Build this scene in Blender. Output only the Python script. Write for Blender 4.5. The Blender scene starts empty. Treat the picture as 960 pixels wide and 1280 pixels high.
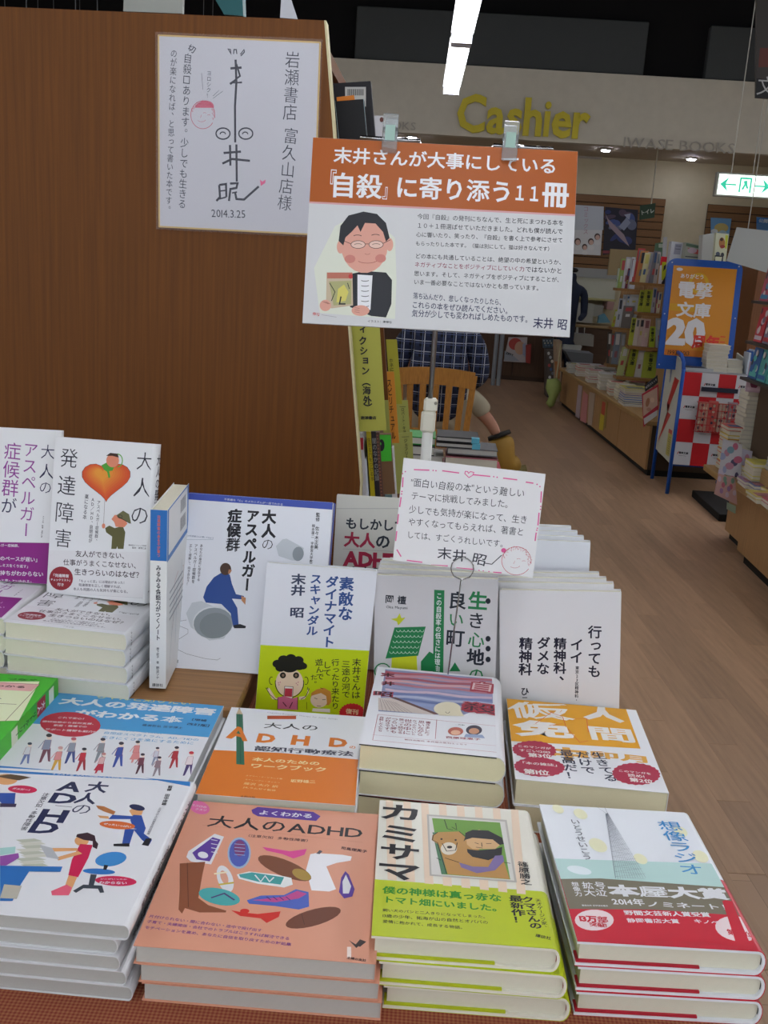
import bpy, bmesh, math, random
from math import sin, cos, pi, radians, atan2, hypot
from mathutils import Vector, Matrix, Euler
from mathutils.geometry import tessellate_polygon
R = random.Random(7)
SC = bpy.context.scene
COL = SC.collection

# ------------------------------------------------------------------ camera
CAM_H, FPX = 1.5, 1245.0
_k = (330 - 640) - .065 * (548 - 480)
_U = Vector((.065, -1, _k / FPX)).normalized()
_Y = Vector((68, -310, FPX)).normalized()
_Xv = _Y.cross(_U)
_rt = Vector((_Xv.x, _Y.x, _U.x)); _dn = Vector((_Xv.y, _Y.y, _U.y)); _fw = Vector((_Xv.z, _Y.z, _U.z))
cam = bpy.data.objects.new('camera', bpy.data.cameras.new('camera')); COL.objects.link(cam)
cam.data.sensor_width = 36; cam.data.lens = FPX / 1280 * 36
cam.data.clip_start = .05; cam.data.clip_end = 60
m = Matrix(((_rt.x, -_dn.x, -_fw.x), (_rt.y, -_dn.y, -_fw.y), (_rt.z, -_dn.z, -_fw.z))).to_4x4()
m.translation = (0, 0, CAM_H)
cam.matrix_world = m
SC.camera = cam

def project(p):
    q = Vector(p) - Vector((0, 0, CAM_H))
    x, y, z = q.dot(_rt), q.dot(_dn), q.dot(_fw)
    return (480 + FPX * x / z, 640 + FPX * y / z)

# ------------------------------------------------------------------ world, exposure
SC.view_settings.view_transform = 'Standard'; SC.view_settings.look = 'None'
SC.view_settings.gamma = 1; SC.view_settings.exposure = EXPOSURE = 1.08
world = bpy.data.worlds.new('world'); SC.world = world; world.use_nodes = True
world.node_tree.nodes['Background'].inputs[0].default_value = (.90, .95, 1.0, 1)
world.node_tree.nodes['Background'].inputs[1].default_value = .50
SC.cycles.use_denoising = True
SC.cycles.max_bounces = 8

LAMP = 9.0
# ------------------------------------------------------------------ materials
def lin(c):
    if isinstance(c, int): c = ((c >> 16) & 255, (c >> 8) & 255, c & 255)
    return tuple((x / 255 / 12.92) if x / 255 <= .04045 else ((x / 255 + .055) / 1.055) ** 2.4 for x in c)
MC = {}
def mat(c, rough=.45, kind='', name=None, emit=0, metal=0, trans=0, alpha=1):
    key = (c, rough, kind, emit, metal, trans, alpha)
    if key in MC: return MC[key]
    mt = bpy.data.materials.new(name or ('paint_%s' % (kind or 'plain'))); mt.use_nodes = True
    N, L = mt.node_tree.nodes, mt.node_tree.links
    b = N['Principled BSDF']; col = lin(c)
    b.inputs['Base Color'].default_value = (*col, 1); b.inputs['Roughness'].default_value = rough
    b.inputs['Metallic'].default_value = metal
    b.inputs['Specular IOR Level'].default_value = .28
    if trans: b.inputs['Transmission Weight'].default_value = trans; b.inputs['IOR'].default_value = 1.45
    if alpha < 1: b.inputs['Alpha'].default_value = alpha
    if emit:
        b.inputs['Emission Color'].default_value = (*col, 1); b.inputs['Emission Strength'].default_value = emit
    def nd(t, **k):
        n = N.new(t)
        for a, v in k.items(): setattr(n, a, v)
        return n
    def coords(scale, rot=(0, 0, 0)):
        tc = nd('ShaderNodeTexCoord'); mp = nd('ShaderNodeMapping')
        mp.inputs['Scale'].default_value = scale; mp.inputs['Rotation'].default_value = rot
        L.new(tc.outputs['Object'], mp.inputs[0]); return mp
    def mixc(fac, c1, c2):
        x = nd('ShaderNodeMix', data_type='RGBA')
        x.inputs[6].default_value = (*c1, 1); x.inputs[7].default_value = (*c2, 1)
        L.new(fac, x.inputs[0]); return x
    def sc(k): return tuple(min(1, v * k) for v in col)
    if kind in ('woodv', 'wood', 'woody'):   # grain stretched along z, x or y
        s = {'woodv': (60, 60, 1.5), 'wood': (1.5, 60, 60), 'woody': (60, 1.5, 60)}[kind]
        mp = coords(s); n = nd('ShaderNodeTexNoise'); n.inputs['Scale'].default_value = 3; n.inputs['Detail'].default_value = 6
        L.new(mp.outputs[0], n.inputs[0])
        rp = nd('ShaderNodeMapRange'); rp.inputs[1].default_value = .3; rp.inputs[2].default_value = .7
        L.new(n.outputs[0], rp.inputs[0])
        x = mixc(rp.outputs[0], sc(.80), sc(1.16)); L.new(x.outputs[2], b.inputs['Base Color'])
    if kind == 'plank':
        mp = coords((45, 3, 10)); n = nd('ShaderNodeTexNoise'); n.inputs['Scale'].default_value = 1.2; n.inputs['Detail'].default_value = 8
        oi = nd('ShaderNodeObjectInfo')
        ad = nd('ShaderNodeVectorMath', operation='ADD'); L.new(mp.outputs[0], ad.inputs[0]); L.new(oi.outputs['Location'], ad.inputs[1])
        L.new(ad.outputs[0], n.inputs[0])
        x = mixc(n.outputs[0], sc(.62), sc(1.34))
        rr = nd('ShaderNodeMapRange'); rr.inputs[3].default_value = .84; rr.inputs[4].default_value = 1.12
        L.new(oi.outputs['Random'], rr.inputs[0])
        v = nd('ShaderNodeVectorMath', operation='SCALE'); L.new(x.outputs[2], v.inputs[0]); L.new(rr.outputs[0], v.inputs['Scale'])
        L.new(v.outputs[0], b.inputs['Base Color'])
    if kind == 'floor':
        mp = coords((1, 1, 1), (0, 0, -.075)); bk = nd('ShaderNodeTexBrick')
        sw = nd('ShaderNodeMapping'); sw.inputs['Rotation'].default_value = (0, 0, pi / 2)
        L.new(mp.outputs[0], sw.inputs[0]); L.new(sw.outputs[0], bk.inputs[0])
        bk.inputs['Scale'].default_value = 1; bk.inputs['Brick Width'].default_value = .9; bk.inputs['Row Height'].default_value = .1
        bk.inputs['Mortar Size'].default_value = .001; bk.inputs['Color1'].default_value = (*sc(.88), 1)
        bk.inputs['Color2'].default_value = (*sc(1.1), 1); bk.inputs['Mortar'].default_value = (*sc(.6), 1)
        L.new(bk.outputs[0], b.inputs['Base Color'])
    if kind == 'pages':          # fine leaf lines across the thickness
        mp = coords((1, 1, 1)); w = nd('ShaderNodeTexWave', bands_direction='Z'); w.inputs['Scale'].default_value = 420
        w.inputs['Distortion'].default_value = 1.5; w.inputs['Detail Scale'].default_value = 4
        L.new(mp.outputs[0], w.inputs[0]); x = mixc(w.outputs[1], sc(.84), sc(1.02)); L.new(x.outputs[2], b.inputs['Base Color'])
    if kind == 'noise':
        mp = coords((1, 1, 1)); n = nd('ShaderNodeTexNoise'); n.inputs['Scale'].default_value = 9; n.inputs['Detail'].default_value = 5
        L.new(mp.outputs[0], n.inputs[0]); x = mixc(n.outputs[0], sc(.9), sc(1.08)); L.new(x.outputs[2], b.inputs['Base Color'])
    if kind in ('gingham', 'plaid'):
        mp = coords((1, 1, 1))
        def band(ax, per, w, ph=0):
            sx = nd('ShaderNodeSeparateXYZ'); L.new(mp.outputs[0], sx.inputs[0])
            md = nd('ShaderNodeMath', operation='PINGPONG'); md.inputs[1].default_value = per / 2
            a = nd('ShaderNodeMath', operation='ADD'); a.inputs[1].default_value = ph + 10
            L.new(sx.outputs[ax], a.inputs[0]); L.new(a.outputs[0], md.inputs[0])
            lt = nd('ShaderNodeMath', operation='LESS_THAN'); lt.inputs[1].default_value = w / 2
            L.new(md.outputs[0], lt.inputs[0]); return lt
        if kind == 'gingham':
            A, B = band(0, .0032, .0016), band(1, .0032, .0016)
            s = nd('ShaderNodeMath', operation='ADD'); L.new(A.outputs[0], s.inputs[0]); L.new(B.outputs[0], s.inputs[1])
            h = nd('ShaderNodeMath', operation='MULTIPLY'); h.inputs[1].default_value = .5; L.new(s.outputs[0], h.inputs[0])
            x = mixc(h.outputs[0], lin(0x9c6444), lin(0x7e3426)); L.new(x.outputs[2], b.inputs['Base Color'])
        else:
            cur = mixc(band(0, .062, .026).outputs[0], lin(0x0c0e14), lin(0x1c2540))
            for ax, per, w, ph, cc in ((2, .062, .022, 0, 0x161d34), (0, .062, .005, .018, 0x9aa0ac), (2, .062, .005, .018, 0x8a909c), (0, .062, .004, .031, 0x4a5474), (2, .062, .004, .031, 0x4a5474)):
                x = nd('ShaderNodeMix', data_type='RGBA'); L.new(band(ax, per, w, ph).outputs[0], x.inputs[0])
                L.new(cur.outputs[2], x.inputs[6]); x.inputs[7].default_value = (*lin(cc), 1); cur = x
            L.new(cur.outputs[2], b.inputs['Base Color'])
    MC[key] = mt; return mt
WHITE = 0xdcdee2

# ------------------------------------------------------------------ object helpers
def mesh(name, vs, fs, mats, mi=None, smooth=False):
    me = bpy.data.meshes.new(name); me.from_pydata([tuple(v) for v in vs], [], fs)
    for x in (mats if isinstance(mats, (list, tuple)) else [mats]): me.materials.append(x)
    if mi: me.polygons.foreach_set('material_index', mi)
    if smooth: me.polygons.foreach_set('use_smooth', [True] * len(fs))
    me.update(); return me
def obj(name, me, parent=None, loc=(0, 0, 0), rot=(0, 0, 0)):
    o = bpy.data.objects.new(name, me); COL.objects.link(o)
    o.location = loc; o.rotation_euler = rot
    if parent: o.parent = parent
    return o
def tag(o, label, cat, group=None):
    o['label'] = label; o['category'] = cat
    if group: o['group'] = group
    return o
def thing(name, label, cat, loc=(0, 0, 0), rot=(0, 0, 0), group=None):
    return tag(obj(name, None, None, loc, rot), label, cat, group)
def struct(o): o['kind'] = 'structure'; return o
def dup(o, loc=None, rot=None, label=None, parent=None):
    c = o.copy(); COL.objects.link(c)
    if parent: c.parent = parent
    if loc is not None: c.location = loc
    if rot is not None: c.rotation_euler = rot
    if label: c['label'] = label
    for ch in list(o.children): dup(ch, parent=c)
    return c
class B:
    """collects simple solids into one mesh"""
    def __init__(s): s.v = []; s.f = []; s.m = []; s.mats = []
    def _m(s, mt):
        if mt not in s.mats: s.mats.append(mt)
        return s.mats.index(mt)
    def add(s, vs, fs, mt):
        o = len(s.v); s.v += [tuple(v) for v in vs]; k = s._m(mt)
        for f in fs: s.f.append(tuple(i + o for i in f)); s.m.append(k)
        return s
    def box(s, x0, y0, z0, x1, y1, z1, mt, c=0):
        if c:                        # chamfered box
            a = []
            for (x, y, z, i, j) in ((x0, y0, z0, 1, 1),): pass
            pts = lambda e, z: [(x0 + e, y0, z), (x1 - e, y0, z), (x1, y0 + e, z), (x1, y1 - e, z), (x1 - e, y1, z), (x0 + e, y1, z), (x0, y1 - e, z), (x0, y0 + e, z)]
            ins = lambda z: [(min(max(p[0], x0 + c), x1 - c), min(max(p[1], y0 + c), y1 - c), z) for p in pts(c, z)]
            vs = ins(z0) + pts(c, z0 + c) + pts(c, z1 - c) + ins(z1); fs = [tuple(range(7, -1, -1)), tuple(range(24, 32))]
            for r in range(3):
                for i in range(8): j = (i + 1) % 8; fs.append((r * 8 + i, r * 8 + j, r * 8 + 8 + j, r * 8 + 8 + i))
            return s.add(vs, fs, mt)
        vs = [(x, y, z) for z in (z0, z1) for y in (y0, y1) for x in (x0, x1)]
        return s.add(vs, [(0, 2, 3, 1), (4, 5, 7, 6), (0, 1, 5, 4), (2, 6, 7, 3), (0, 4, 6, 2), (1, 3, 7, 5)], mt)
    def hexa(s, vs, mt):            # 4 bottom, 4 top, both counter-clockwise seen from above
        return s.add(vs, [(3, 2, 1, 0), (4, 5, 6, 7), (0, 1, 5, 4), (1, 2, 6, 5), (2, 3, 7, 6), (3, 0, 4, 7)], mt)
    def tube(s, pts, r, mt, n=8, cap=True):
        pts = [Vector(p) for p in pts]; rs = r if isinstance(r, (list, tuple)) else [r] * len(pts)
        vs = []; fs = []
        for i, p in enumerate(pts):
            d = (pts[min(i + 1, len(pts) - 1)] - pts[max(i - 1, 0)]).normalized()
            a = Vector((0, 0, 1)) if abs(d.z) < .9 else Vector((1, 0, 0)); u = d.cross(a).normalized(); w = d.cross(u)
            for k in range(n): t = 2 * pi * k / n; vs.append(p + (u * cos(t) + w * sin(t)) * rs[i])
        for i in range(len(pts) - 1):
            for k in range(n): j = (k + 1) % n; fs.append((i * n + k, i * n + n + k, i * n + n + j, i * n + j))
        if cap: fs += [tuple(range(n)), tuple(range(len(vs) - 1, len(vs) - n - 1, -1))]
        return s.add(vs, fs, mt)
    def prism(s, poly, plane, d0, d1, mt):   # polygon in a plane ('xz','xy','yz') extruded along the third axis
        q = {'xz': lambda a, b, d: (a, d, b), 'xy': lambda a, b, d: (a, b, d), 'yz': lambda a, b, d: (d, a, b)}[plane]
        n = len(poly); vs = [q(a, b, d0) for a, b in poly] + [q(a, b, d1) for a, b in poly]
        tris = tessellate_polygon([[Vector((a, b, 0)) for a, b in poly]])
        fs = [tuple(t) for t in tris] + [tuple(i + n for i in reversed(t)) for t in tris]
        fs += [(i, (i + 1) % n, (i + 1) % n + n, i + n) for i in range(n)]
        return s.add(vs, fs, mt)
    def me(s, name, smooth=False):
        me = mesh(name, s.v, s.f, s.mats, s.m, smooth)
        bm = bmesh.new(); bm.from_mesh(me); bmesh.ops.recalc_face_normals(bm, faces=bm.faces); bm.to_mesh(me); bm.free(); return me
    def ob(s, name, parent=None, loc=(0, 0, 0), rot=(0, 0, 0), smooth=False): return obj(name, s.me(name, smooth), parent, loc, rot)

# ------------------------------------------------------------------ flat print: lettering and pictures as thin inked shapes
GC = {}; GB = {}
def _glyph(ch, off):
    cu = bpy.data.curves.new('glyph', 'FONT'); cu.body = ch; cu.size = 1; cu.resolution_u = 2; cu.offset = off
    ob = bpy.data.objects.new('glyph', cu); me = bpy.data.meshes.new_from_object(ob)
    vs = [(v.co.x, v.co.y) for v in me.vertices]; fs = [tuple(p.vertices) for p in me.polygons]
    bpy.data.objects.remove(ob); bpy.data.curves.remove(cu); bpy.data.meshes.remove(me)
    ar = 0
    for f in fs:
        for a, b in zip(f, f[1:] + f[:1]): ar += (vs[a][0] * vs[b][1] - vs[b][0] * vs[a][1]) / 2
    bd = {}
    for f in fs:
        for a, b in zip(f, f[1:] + f[:1]): bd[(a, b)] = 1
    per = sum(hypot(vs[a][0] - vs[b][0], vs[a][1] - vs[b][1]) for (a, b) in bd if (b, a) not in bd)
    return vs, fs, abs(ar), per
def glyph(ch, bold=0):
    """outline of one character as triangles; bold thickens it where the thicker outline still fills cleanly"""
    bold = round(bold, 3)
    if (ch, bold) not in GC:
        vs, fs, ar, per = _glyph(ch, 0); got = 0
        if bold:
            for k in (1, .7, .45, .25):
                v2, f2, a2, p2 = _glyph(ch, bold * k); want = ar + per * bold * k
                if .955 * want < a2 < 1.045 * want: vs, fs = v2, f2; got = bold * k; break
        GC[(ch, bold)] = (vs, fs); GB[(ch, bold)] = bold - got
    return GC[(ch, bold)]
GW = {}
def fullwidth(ch): return ord(ch) > 0x2000 and not (0xff61 <= ord(ch) <= 0xff9f)
def gwidth(ch):
    if fullwidth(ch): return 1.0
    if ch == ' ': return .35
    vs, _ = glyph(ch, 0)
    return (max(v[0] for v in vs) - min(v[0] for v in vs) + .09) if vs else .3
def ghalf(ch):
    vs, _ = glyph(ch, 0)
    return .5 if fullwidth(ch) or not vs else (max(v[0] for v in vs) + min(v[0] for v in vs)) / 2
ROTV = 'ー（）「」『』【】〜―…()[]'
def homography(src, dst):
    A = []; b = []
    for (x, y), (u, v) in zip(src, dst):
        A.append([x, y, 1, 0, 0, 0, -u * x, -u * y]); b.append(u); A.append([0, 0, 0, x, y, 1, -v * x, -v * y]); b.append(v)
    n = 8
    for i in range(n):
        p = max(range(i, n), key=lambda r: abs(A[r][i])); A[i], A[p] = A[p], A[i]; b[i], b[p] = b[p], b[i]
        for r in range(i + 1, n):
            f = A[r][i] / A[i][i]
            for c in range(i, n): A[r][c] -= f * A[i][c]
            b[r] -= f * b[i]
    h = [0] * 8
    for i in range(n - 1, -1, -1): h[i] = (b[i] - sum(A[i][c] * h[c] for c in range(i + 1, n))) / A[i][i]
    return lambda x, y: ((h[0] * x + h[1] * y + h[2]) / (h[6] * x + h[7] * y + 1), (h[3] * x + h[4] * y + h[5]) / (h[6] * x + h[7] * y + 1))
class Print:
    """W x H millimetre sheet, origin lower left; quad = the sheet's corners (tl, tr, br, bl) in the drawing units of the calls"""
    def __init__(s, W, H, quad=None, d=.07, rough=.4):
        s.W, s.H, s.d, s.L, s.rough = W, H, d, 1, rough
        s.T = homography(quad, [(0, H), (W, H), (W, 0), (0, 0)]) if quad else (lambda x, y: (x, y))
        s.v = []; s.f = []; s.m = []; s.mats = []; s.q = 0; s.emit = 0; s.box = []
    def up(s, n=1): s.L += n; return s
    def _mi(s, c):
        mt = mat(c, s.rough, '', 'ink', emit=s.emit)
        if mt not in s.mats: s.mats.append(mt)
        return s.mats.index(mt)
    def _add(s, pts, fs, c):
        o = len(s.v); e = .15; P = [(min(max(x, e), s.W - e), min(max(y, e), s.H - e)) for x, y in pts]
        x0 = min(a for a, _ in P) - .05; x1 = max(a for a, _ in P) + .05; y0 = min(b for _, b in P) - .05; y1 = max(b for _, b in P) + .05
        lv = 1                                # lie just above every earlier shape this one overlaps
        for (a0, a1, b0, b1, l) in s.box:
            if l >= lv and a0 < x1 and a1 > x0 and b0 < y1 and b1 > y0: lv = l + 1
        s.box.append((x0, x1, y0, y1, lv)); z = s.d * (.6 + .4 * lv)
        for x, y in P: s.v.append((x, y, z))
        k = s._mi(c)
        for f in fs: s.f.append(tuple(i + o for i in f)); s.m.append(k)
    def mpoly(s, q, c):
        s.q += 1
        tris = tessellate_polygon([[Vector((a, b, 0)) for a, b in q]])
        s._add(q, [tuple(t) for t in tris], c); return s
    def poly(s, pts, c): return s.mpoly([s.T(*p) for p in pts], c)
    def rect(s, x0, y0, x1, y1, c): return s.poly([(x0, y0), (x1, y0), (x1, y1), (x0, y1)], c)
    def ell(s, cx, cy, rx, ry, c, rot=0, n=22, a0=0, a1=2 * pi, star=0):
        pts = []
        for i in range(n if a1 - a0 > 6.2 else n + 1):
            t = a0 + (a1 - a0) * i / n; k = 1 + (star if i % 2 else 0); x, y = rx * k * cos(t), ry * k * sin(t)
            pts.append((cx + x * cos(rot) - y * sin(rot), cy + x * sin(rot) + y * cos(rot)))
        return s.poly(pts, c)
    def line(s, pts, w, c, closed=False):        # w in millimetres
        s.q += 1
        q = [Vector(s.T(*p)) for p in pts]
        if closed: q = q + [q[0]]
        q = [a for k, a in enumerate(q) if k == 0 or (a - q[k - 1]).length > 1e-6]
        if len(q) < 2: return s
        vs = []; n = len(q)
        for k in range(n):
            d0 = (q[k] - q[k - 1]).normalized() if k else (q[1] - q[0]).normalized()
            d1 = (q[k + 1] - q[k]).normalized() if k < n - 1 else d0
            t = d0 + d1; t = t.normalized() if t.length > .2 else d0
            m = min(1.6, 1 / max(.5, abs(t.dot(d0)))); nn = Vector((-t.y, t.x)) * w / 2 * m; vs += [q[k] + nn, q[k] - nn]
        s._add([(v.x, v.y) for v in vs], [(2 * k, 2 * k + 1, 2 * k + 3, 2 * k + 2) for k in range(n - 1)], c)
        return s
    def arc(s, cx, cy, rx, ry, w, c, a0=0, a1=2 * pi, n=18): return s.line([(cx + rx * cos(a0 + (a1 - a0) * i / n), cy + ry * sin(a0 + (a1 - a0) * i / n)) for i in range(n + 1)], w, c)
    def _glyph(s, ch, cx, cy, ux, uy, w, h, c, bold, half=.5, rot=0):
        # cell centred at cx,cy, text direction (ux,uy), cell w x h millimetres
        vs, fs = glyph(ch, bold)
        if not vs: return
        px, py = -uy, ux; short = GB[(ch, round(bold, 3))]
        for sh in ((0,) if short < .008 else (-short, short)):
            out = []
            for x, y in vs:
                x -= half + sh; y -= .37 + sh * .5
                if rot: x, y = y, -x
                out.append((cx + ux * x * w + px * y * h, cy + uy * x * w + py * y * h))
            s._add(out, fs, c)
    def row(s, t, a, b, c, h=1, bold=.012, jit=0):
        """text from point a to point b along its middle line, h = height relative to width"""
        s.q += 1; A, Bq = Vector(s.T(*a)), Vector(s.T(*b)); d = Bq - A; tot = sum(gwidth(ch) for ch in t); k = d.length / tot; u = d.normalized(); p = 0
        for ch in t:
            w = gwidth(ch); q = A + u * (p + w / 2) * k; r = R.uniform(-jit, jit)
            s._glyph(ch, q.x, q.y + r * k * .4, u.x * cos(r) - u.y * sin(r), u.x * sin(r) + u.y * cos(r), k, k * h, c, bold, ghalf(ch)); p += w
        return s
    def col(s, t, a, b, c, w=1, bold=.012, jit=0):
        """vertical text from top point a to bottom point b along its middle line, w = width relative to height"""
        s.q += 1; A, Bq = Vector(s.T(*a)), Vector(s.T(*b)); d = Bq - A; k = d.length / len(t); u = d.normalized()
        rx, ry = -u.y, u.x                       # reading right-hand direction of an upright glyph
        for i, ch in enumerate(t):
            q = A + u * (i + .5) * k; r = R.uniform(-jit, jit); half = ghalf(ch)
            if ch in '、。': q = q + Vector((rx, ry)) * .45 * k * w - u * .45 * k
            if ch in 'ゃゅょっャュョッィェ': q = q + Vector((rx, ry)) * .08 * k * w - u * .06 * k
            s._glyph(ch, q.x, q.y, rx * cos(r) - ry * sin(r), rx * sin(r) + ry * cos(r), k * w, k, c, bold, half, rot=ch in ROTV)
        return s
    def mesh(s, name, M):
        """M places the sheet (metres) in the parent's frame"""
        k = .001; vs = [M @ Vector((x * k, y * k, z * k)) for x, y, z in s.v]
        return mesh(name, vs, s.f, s.mats, s.m)
    def ob(s, name, parent, M): return obj(name, s.mesh(name, M), parent)

# ------------------------------------------------------------------ room shell
def at(u, v, y):
    d = _rt * (u - 480) + _dn * (v - 640) + _fw * FPX; return Vector((0, 0, CAM_H)) + d * (y / d.y)
def atz(u, v, z):
    d = _rt * (u - 480) + _dn * (v - 640) + _fw * FPX; return Vector((0, 0, CAM_H)) + d * ((z - CAM_H) / d.z)
FL = 0x987a60
floor = struct(B().box(-6, -3, -.05, 7, 15.5, 0, mat(FL, .42, 'floor', 'vinyl_plank')).ob('floor'))
pm = [B().box(-.0505, -.45, 0, .0495, .449, .0016, mat(FL, .42, 'plank', 'plank_wood'), .0006).me('plank') for _ in range(1)][0]
fa = .075; nP = 0
for i in range(-2, 34):
    off = (i * 37 % 90) / 100
    for j in range(0, 12):
        x, y = .2 + i * .1, 1.2 + off + j * .9
        X, Y = x * cos(fa) - y * sin(fa), x * sin(fa) + y * cos(fa)
        u, v = project((X, Y, 0))
        if not (470 < u < 1010 and 480 < v < 1330) or X > 1.95 or (Y > 7.6): continue
        if nP < 298: obj('plank', pm, floor, (X, Y, 0), (0, 0, fa)); nP += 1
WL = 0xb2a88c
wb = struct(B().box(-6, 14.4, 0, 7, 14.55, 3.06, mat(WL, .8, 'noise')).ob('wall_back'))
struct(B().box(7, -3, 0, 7.1, 15.5, 5, mat(WL, .8, 'noise')).ob('wall_right'))
struct(B().box(-6.1, -3, 0, -6, 15.5, 5, mat(WL, .8, 'noise')).ob('wall_left'))
sf = struct(B().box(-6, 12.1, 2.93, 7, 12.25, 3.68, mat(0xc4c0b4, .8, 'noise')).ob('trim_1'))
struct(B().box(-6, 12.25, 3.04, 7, 14.4, 3.12, mat(0xb4aa96, .85, 'noise')).ob('ceiling'))
DK = mat(0x101013, .9)
ub = struct(B().box(-6, 12.26, 3.68, 7, 12.36, 5.0, DK).ob('wall_upper'))
for x0, x1 in ((-1.12, 2.13), (2.81, 5.4)): B().box(x0, 12.14, 3.69, x1, 12.26, 4.24, mat(0x44484a, .75), .01).ob('panel', ub)
struct(B().box(-6, -3, 5.0, 7, 12.4, 5.1, DK).ob('ceiling_dark'))
# raised lettering on the soffit
def letters(text, px0, px1, y, h, c, name, label, depth=.03, gap=1.0):
    P0, P1 = at(*px0, y), at(*px1, y); d = (P1 - P0); tot = sum(gwidth(ch) for ch in text); k = d.length / tot; pos = 0
    root = thing(name, label, 'lettering', P0)
    for ch in text:
        w = gwidth(ch)
        if ch != ' ':
            vs, fs = glyph(ch, .028 if depth > .02 else 0.0); n = len(vs)
            q = [((x - ghalf(ch) + w / 2 + pos) * k, z * k * h) for x, z in vs]
            V = [(x, 0, z) for x, z in q] + [(x, -depth, z) for x, z in q]
            F = [tuple(f) for f in fs] + [tuple(i + n for i in reversed(f)) for f in fs]
            cnt = {}
            for f in fs:
                for a, b in zip(f, f[1:] + f[:1]): cnt[(a, b)] = 1
            F += [(a, b, b + n, a + n) for (a, b) in cnt if (b, a) not in cnt]
            B().add(V, F, mat(c, .4)).ob('letter', root)
        pos += w
letters('Cashier', (569, 163), (735, 176), 12.09, 1.15, 0xc8b828, 'wall_lettering', 'gold raised letters reading Cashier on the soffit')
letters('IWASE BOOKS', (778, 184), (918, 192), 12.095, .85, 0xa4a098, 'wall_lettering', 'small grey spaced letters on the soffit right of the gold word', .012)
letters('BOOKS', (468, 160), (520, 163), 12.095, .85, 0xa4a098, 'wall_lettering', 'small grey letters on the soffit behind the left clip', .012)

# ---- lamps
TUBE = mat(0xfbfbff, .5, '', 'lamp_tube', emit=LAMP)
HOUSE = mat(0xd8dadc, .35)
def lamp(x, y, label, g, z=2.381):
    x += .021 * (5.5 - y); t = thing('ceiling_lamp', label, 'lamp', (x, y, z), (0, 0, .021), group=g)
    B().prism([(-.044, 0), (.044, 0), (.033, .035), (-.033, .035)], 'xz', .004, 1.216, HOUSE).ob('housing', t)
    for s in (-.021, .021): B().tube([(s, .04, -.018), (s, 1.18, -.018)], .0135, TUBE, 10).ob('tube', t, smooth=True)
    for yy in (.01, 1.18): B().box(-.040, yy, -.036, .040, yy + .03, .002, mat(0xb8bcc8, .4)).ob('lamp_holder', t)
    for yy in (.2, 1.0): B().tube([(0, yy, .03), (0, yy, 5.0 - z)], .003, mat(0x606468, .5), 6).ob('hanging_wire', t)
ROWS = {0: ('aisle', (-1.85, -.62, .61, 1.84, 3.07, 4.30)), 2.3: ('near right', (-1.85, -.62, .61, 1.84, 3.07, 4.30)), -2.3: ('left outer', (-1.85, -.62, .61, 1.84, 3.07, 4.30, 5.53, 6.76, 7.99, 9.22, 10.45)), 3.35: ('middle right', (4.30, 5.53, 6.76, 7.99)), 4.6: ('far right', (3.07, 4.30, 5.53, 6.76, 7.99, 9.22, 10.45)), -3.9: ('far left', (4.30, 5.53, 6.76, 7.99, 9.22, 10.45)), 6.2: ('wall side right', (5.53, 6.76, 7.99, 9.22, 10.45))}  # added rows and the left row's far end: unseen, to brighten the back
for x, (nm, ys) in ROWS.items():
    for y in ys:
        lb = 'lit double tube lamp in the %s row, lamp %s from the front' % (nm, ['first', 'second', 'third', 'fourth', 'fifth', 'sixth', 'seventh', 'eighth', 'ninth', 'tenth', 'eleventh'][ys.index(y)])
        if x == 0: lb = 'lit double tube lamp in the middle row, %s' % {-1.85: 'rearmost behind the camera', -.62: 'just behind the camera', .61: 'over the front table', 1.84: 'over the bookcase', 3.07: 'cut by the top of the photo', 4.30: 'the far end one'}[y]
        lamp(x, y, lb, nm + ' lamp row')
for x in (.4, 1.4, 3.0):  # unseen lamps added above the view to brighten the aisle floor
    for y in (5.2, 6.6, 8.0): lamp(x, y, 'lit double tube lamp under the high dark ceiling, %s line, %s' % ({.4: 'left', 1.4: 'middle', 3.0: 'right'}[x], {5.2: 'near', 6.6: 'centre', 8.0: 'far'}[y]), 'high ceiling lamps', 4.8)
DL = mat(0xdfe4ff, .4, '', 'downlight_lens', emit=60)
for i, (u, v) in enumerate(((515, 172), (757, 188), (864, 199))):
    p = atz(u, v, 3.02); t = thing('downlight', 'small bright round downlight under the soffit, %s' % ('left of the notice top', 'above the notice right corner', 'above the exit sign')[i], 'lamp', p, group='soffit downlights')
    B().tube([(0, 0, .02), (0, 0, .0)], .07, mat(0x9a948a, .5), 20).ob('rim', t); B().tube([(0, 0, -.002), (0, 0, -.012)], .05, DL, 18).ob('lens', t)
p = atz(733, 198, 3.02); t = thing('ceiling_lamp', 'short oblong white lamp recessed under the soffit', 'lamp', p)
B().box(-.2, -.07, -.01, .2, .07, .02, mat(0x9a948a, .5)).ob('rim', t); B().box(-.17, -.05, -.014, .17, .05, -.0101, mat(0xf0f4ff, .4, emit=9)).ob('lens', t)
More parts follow.
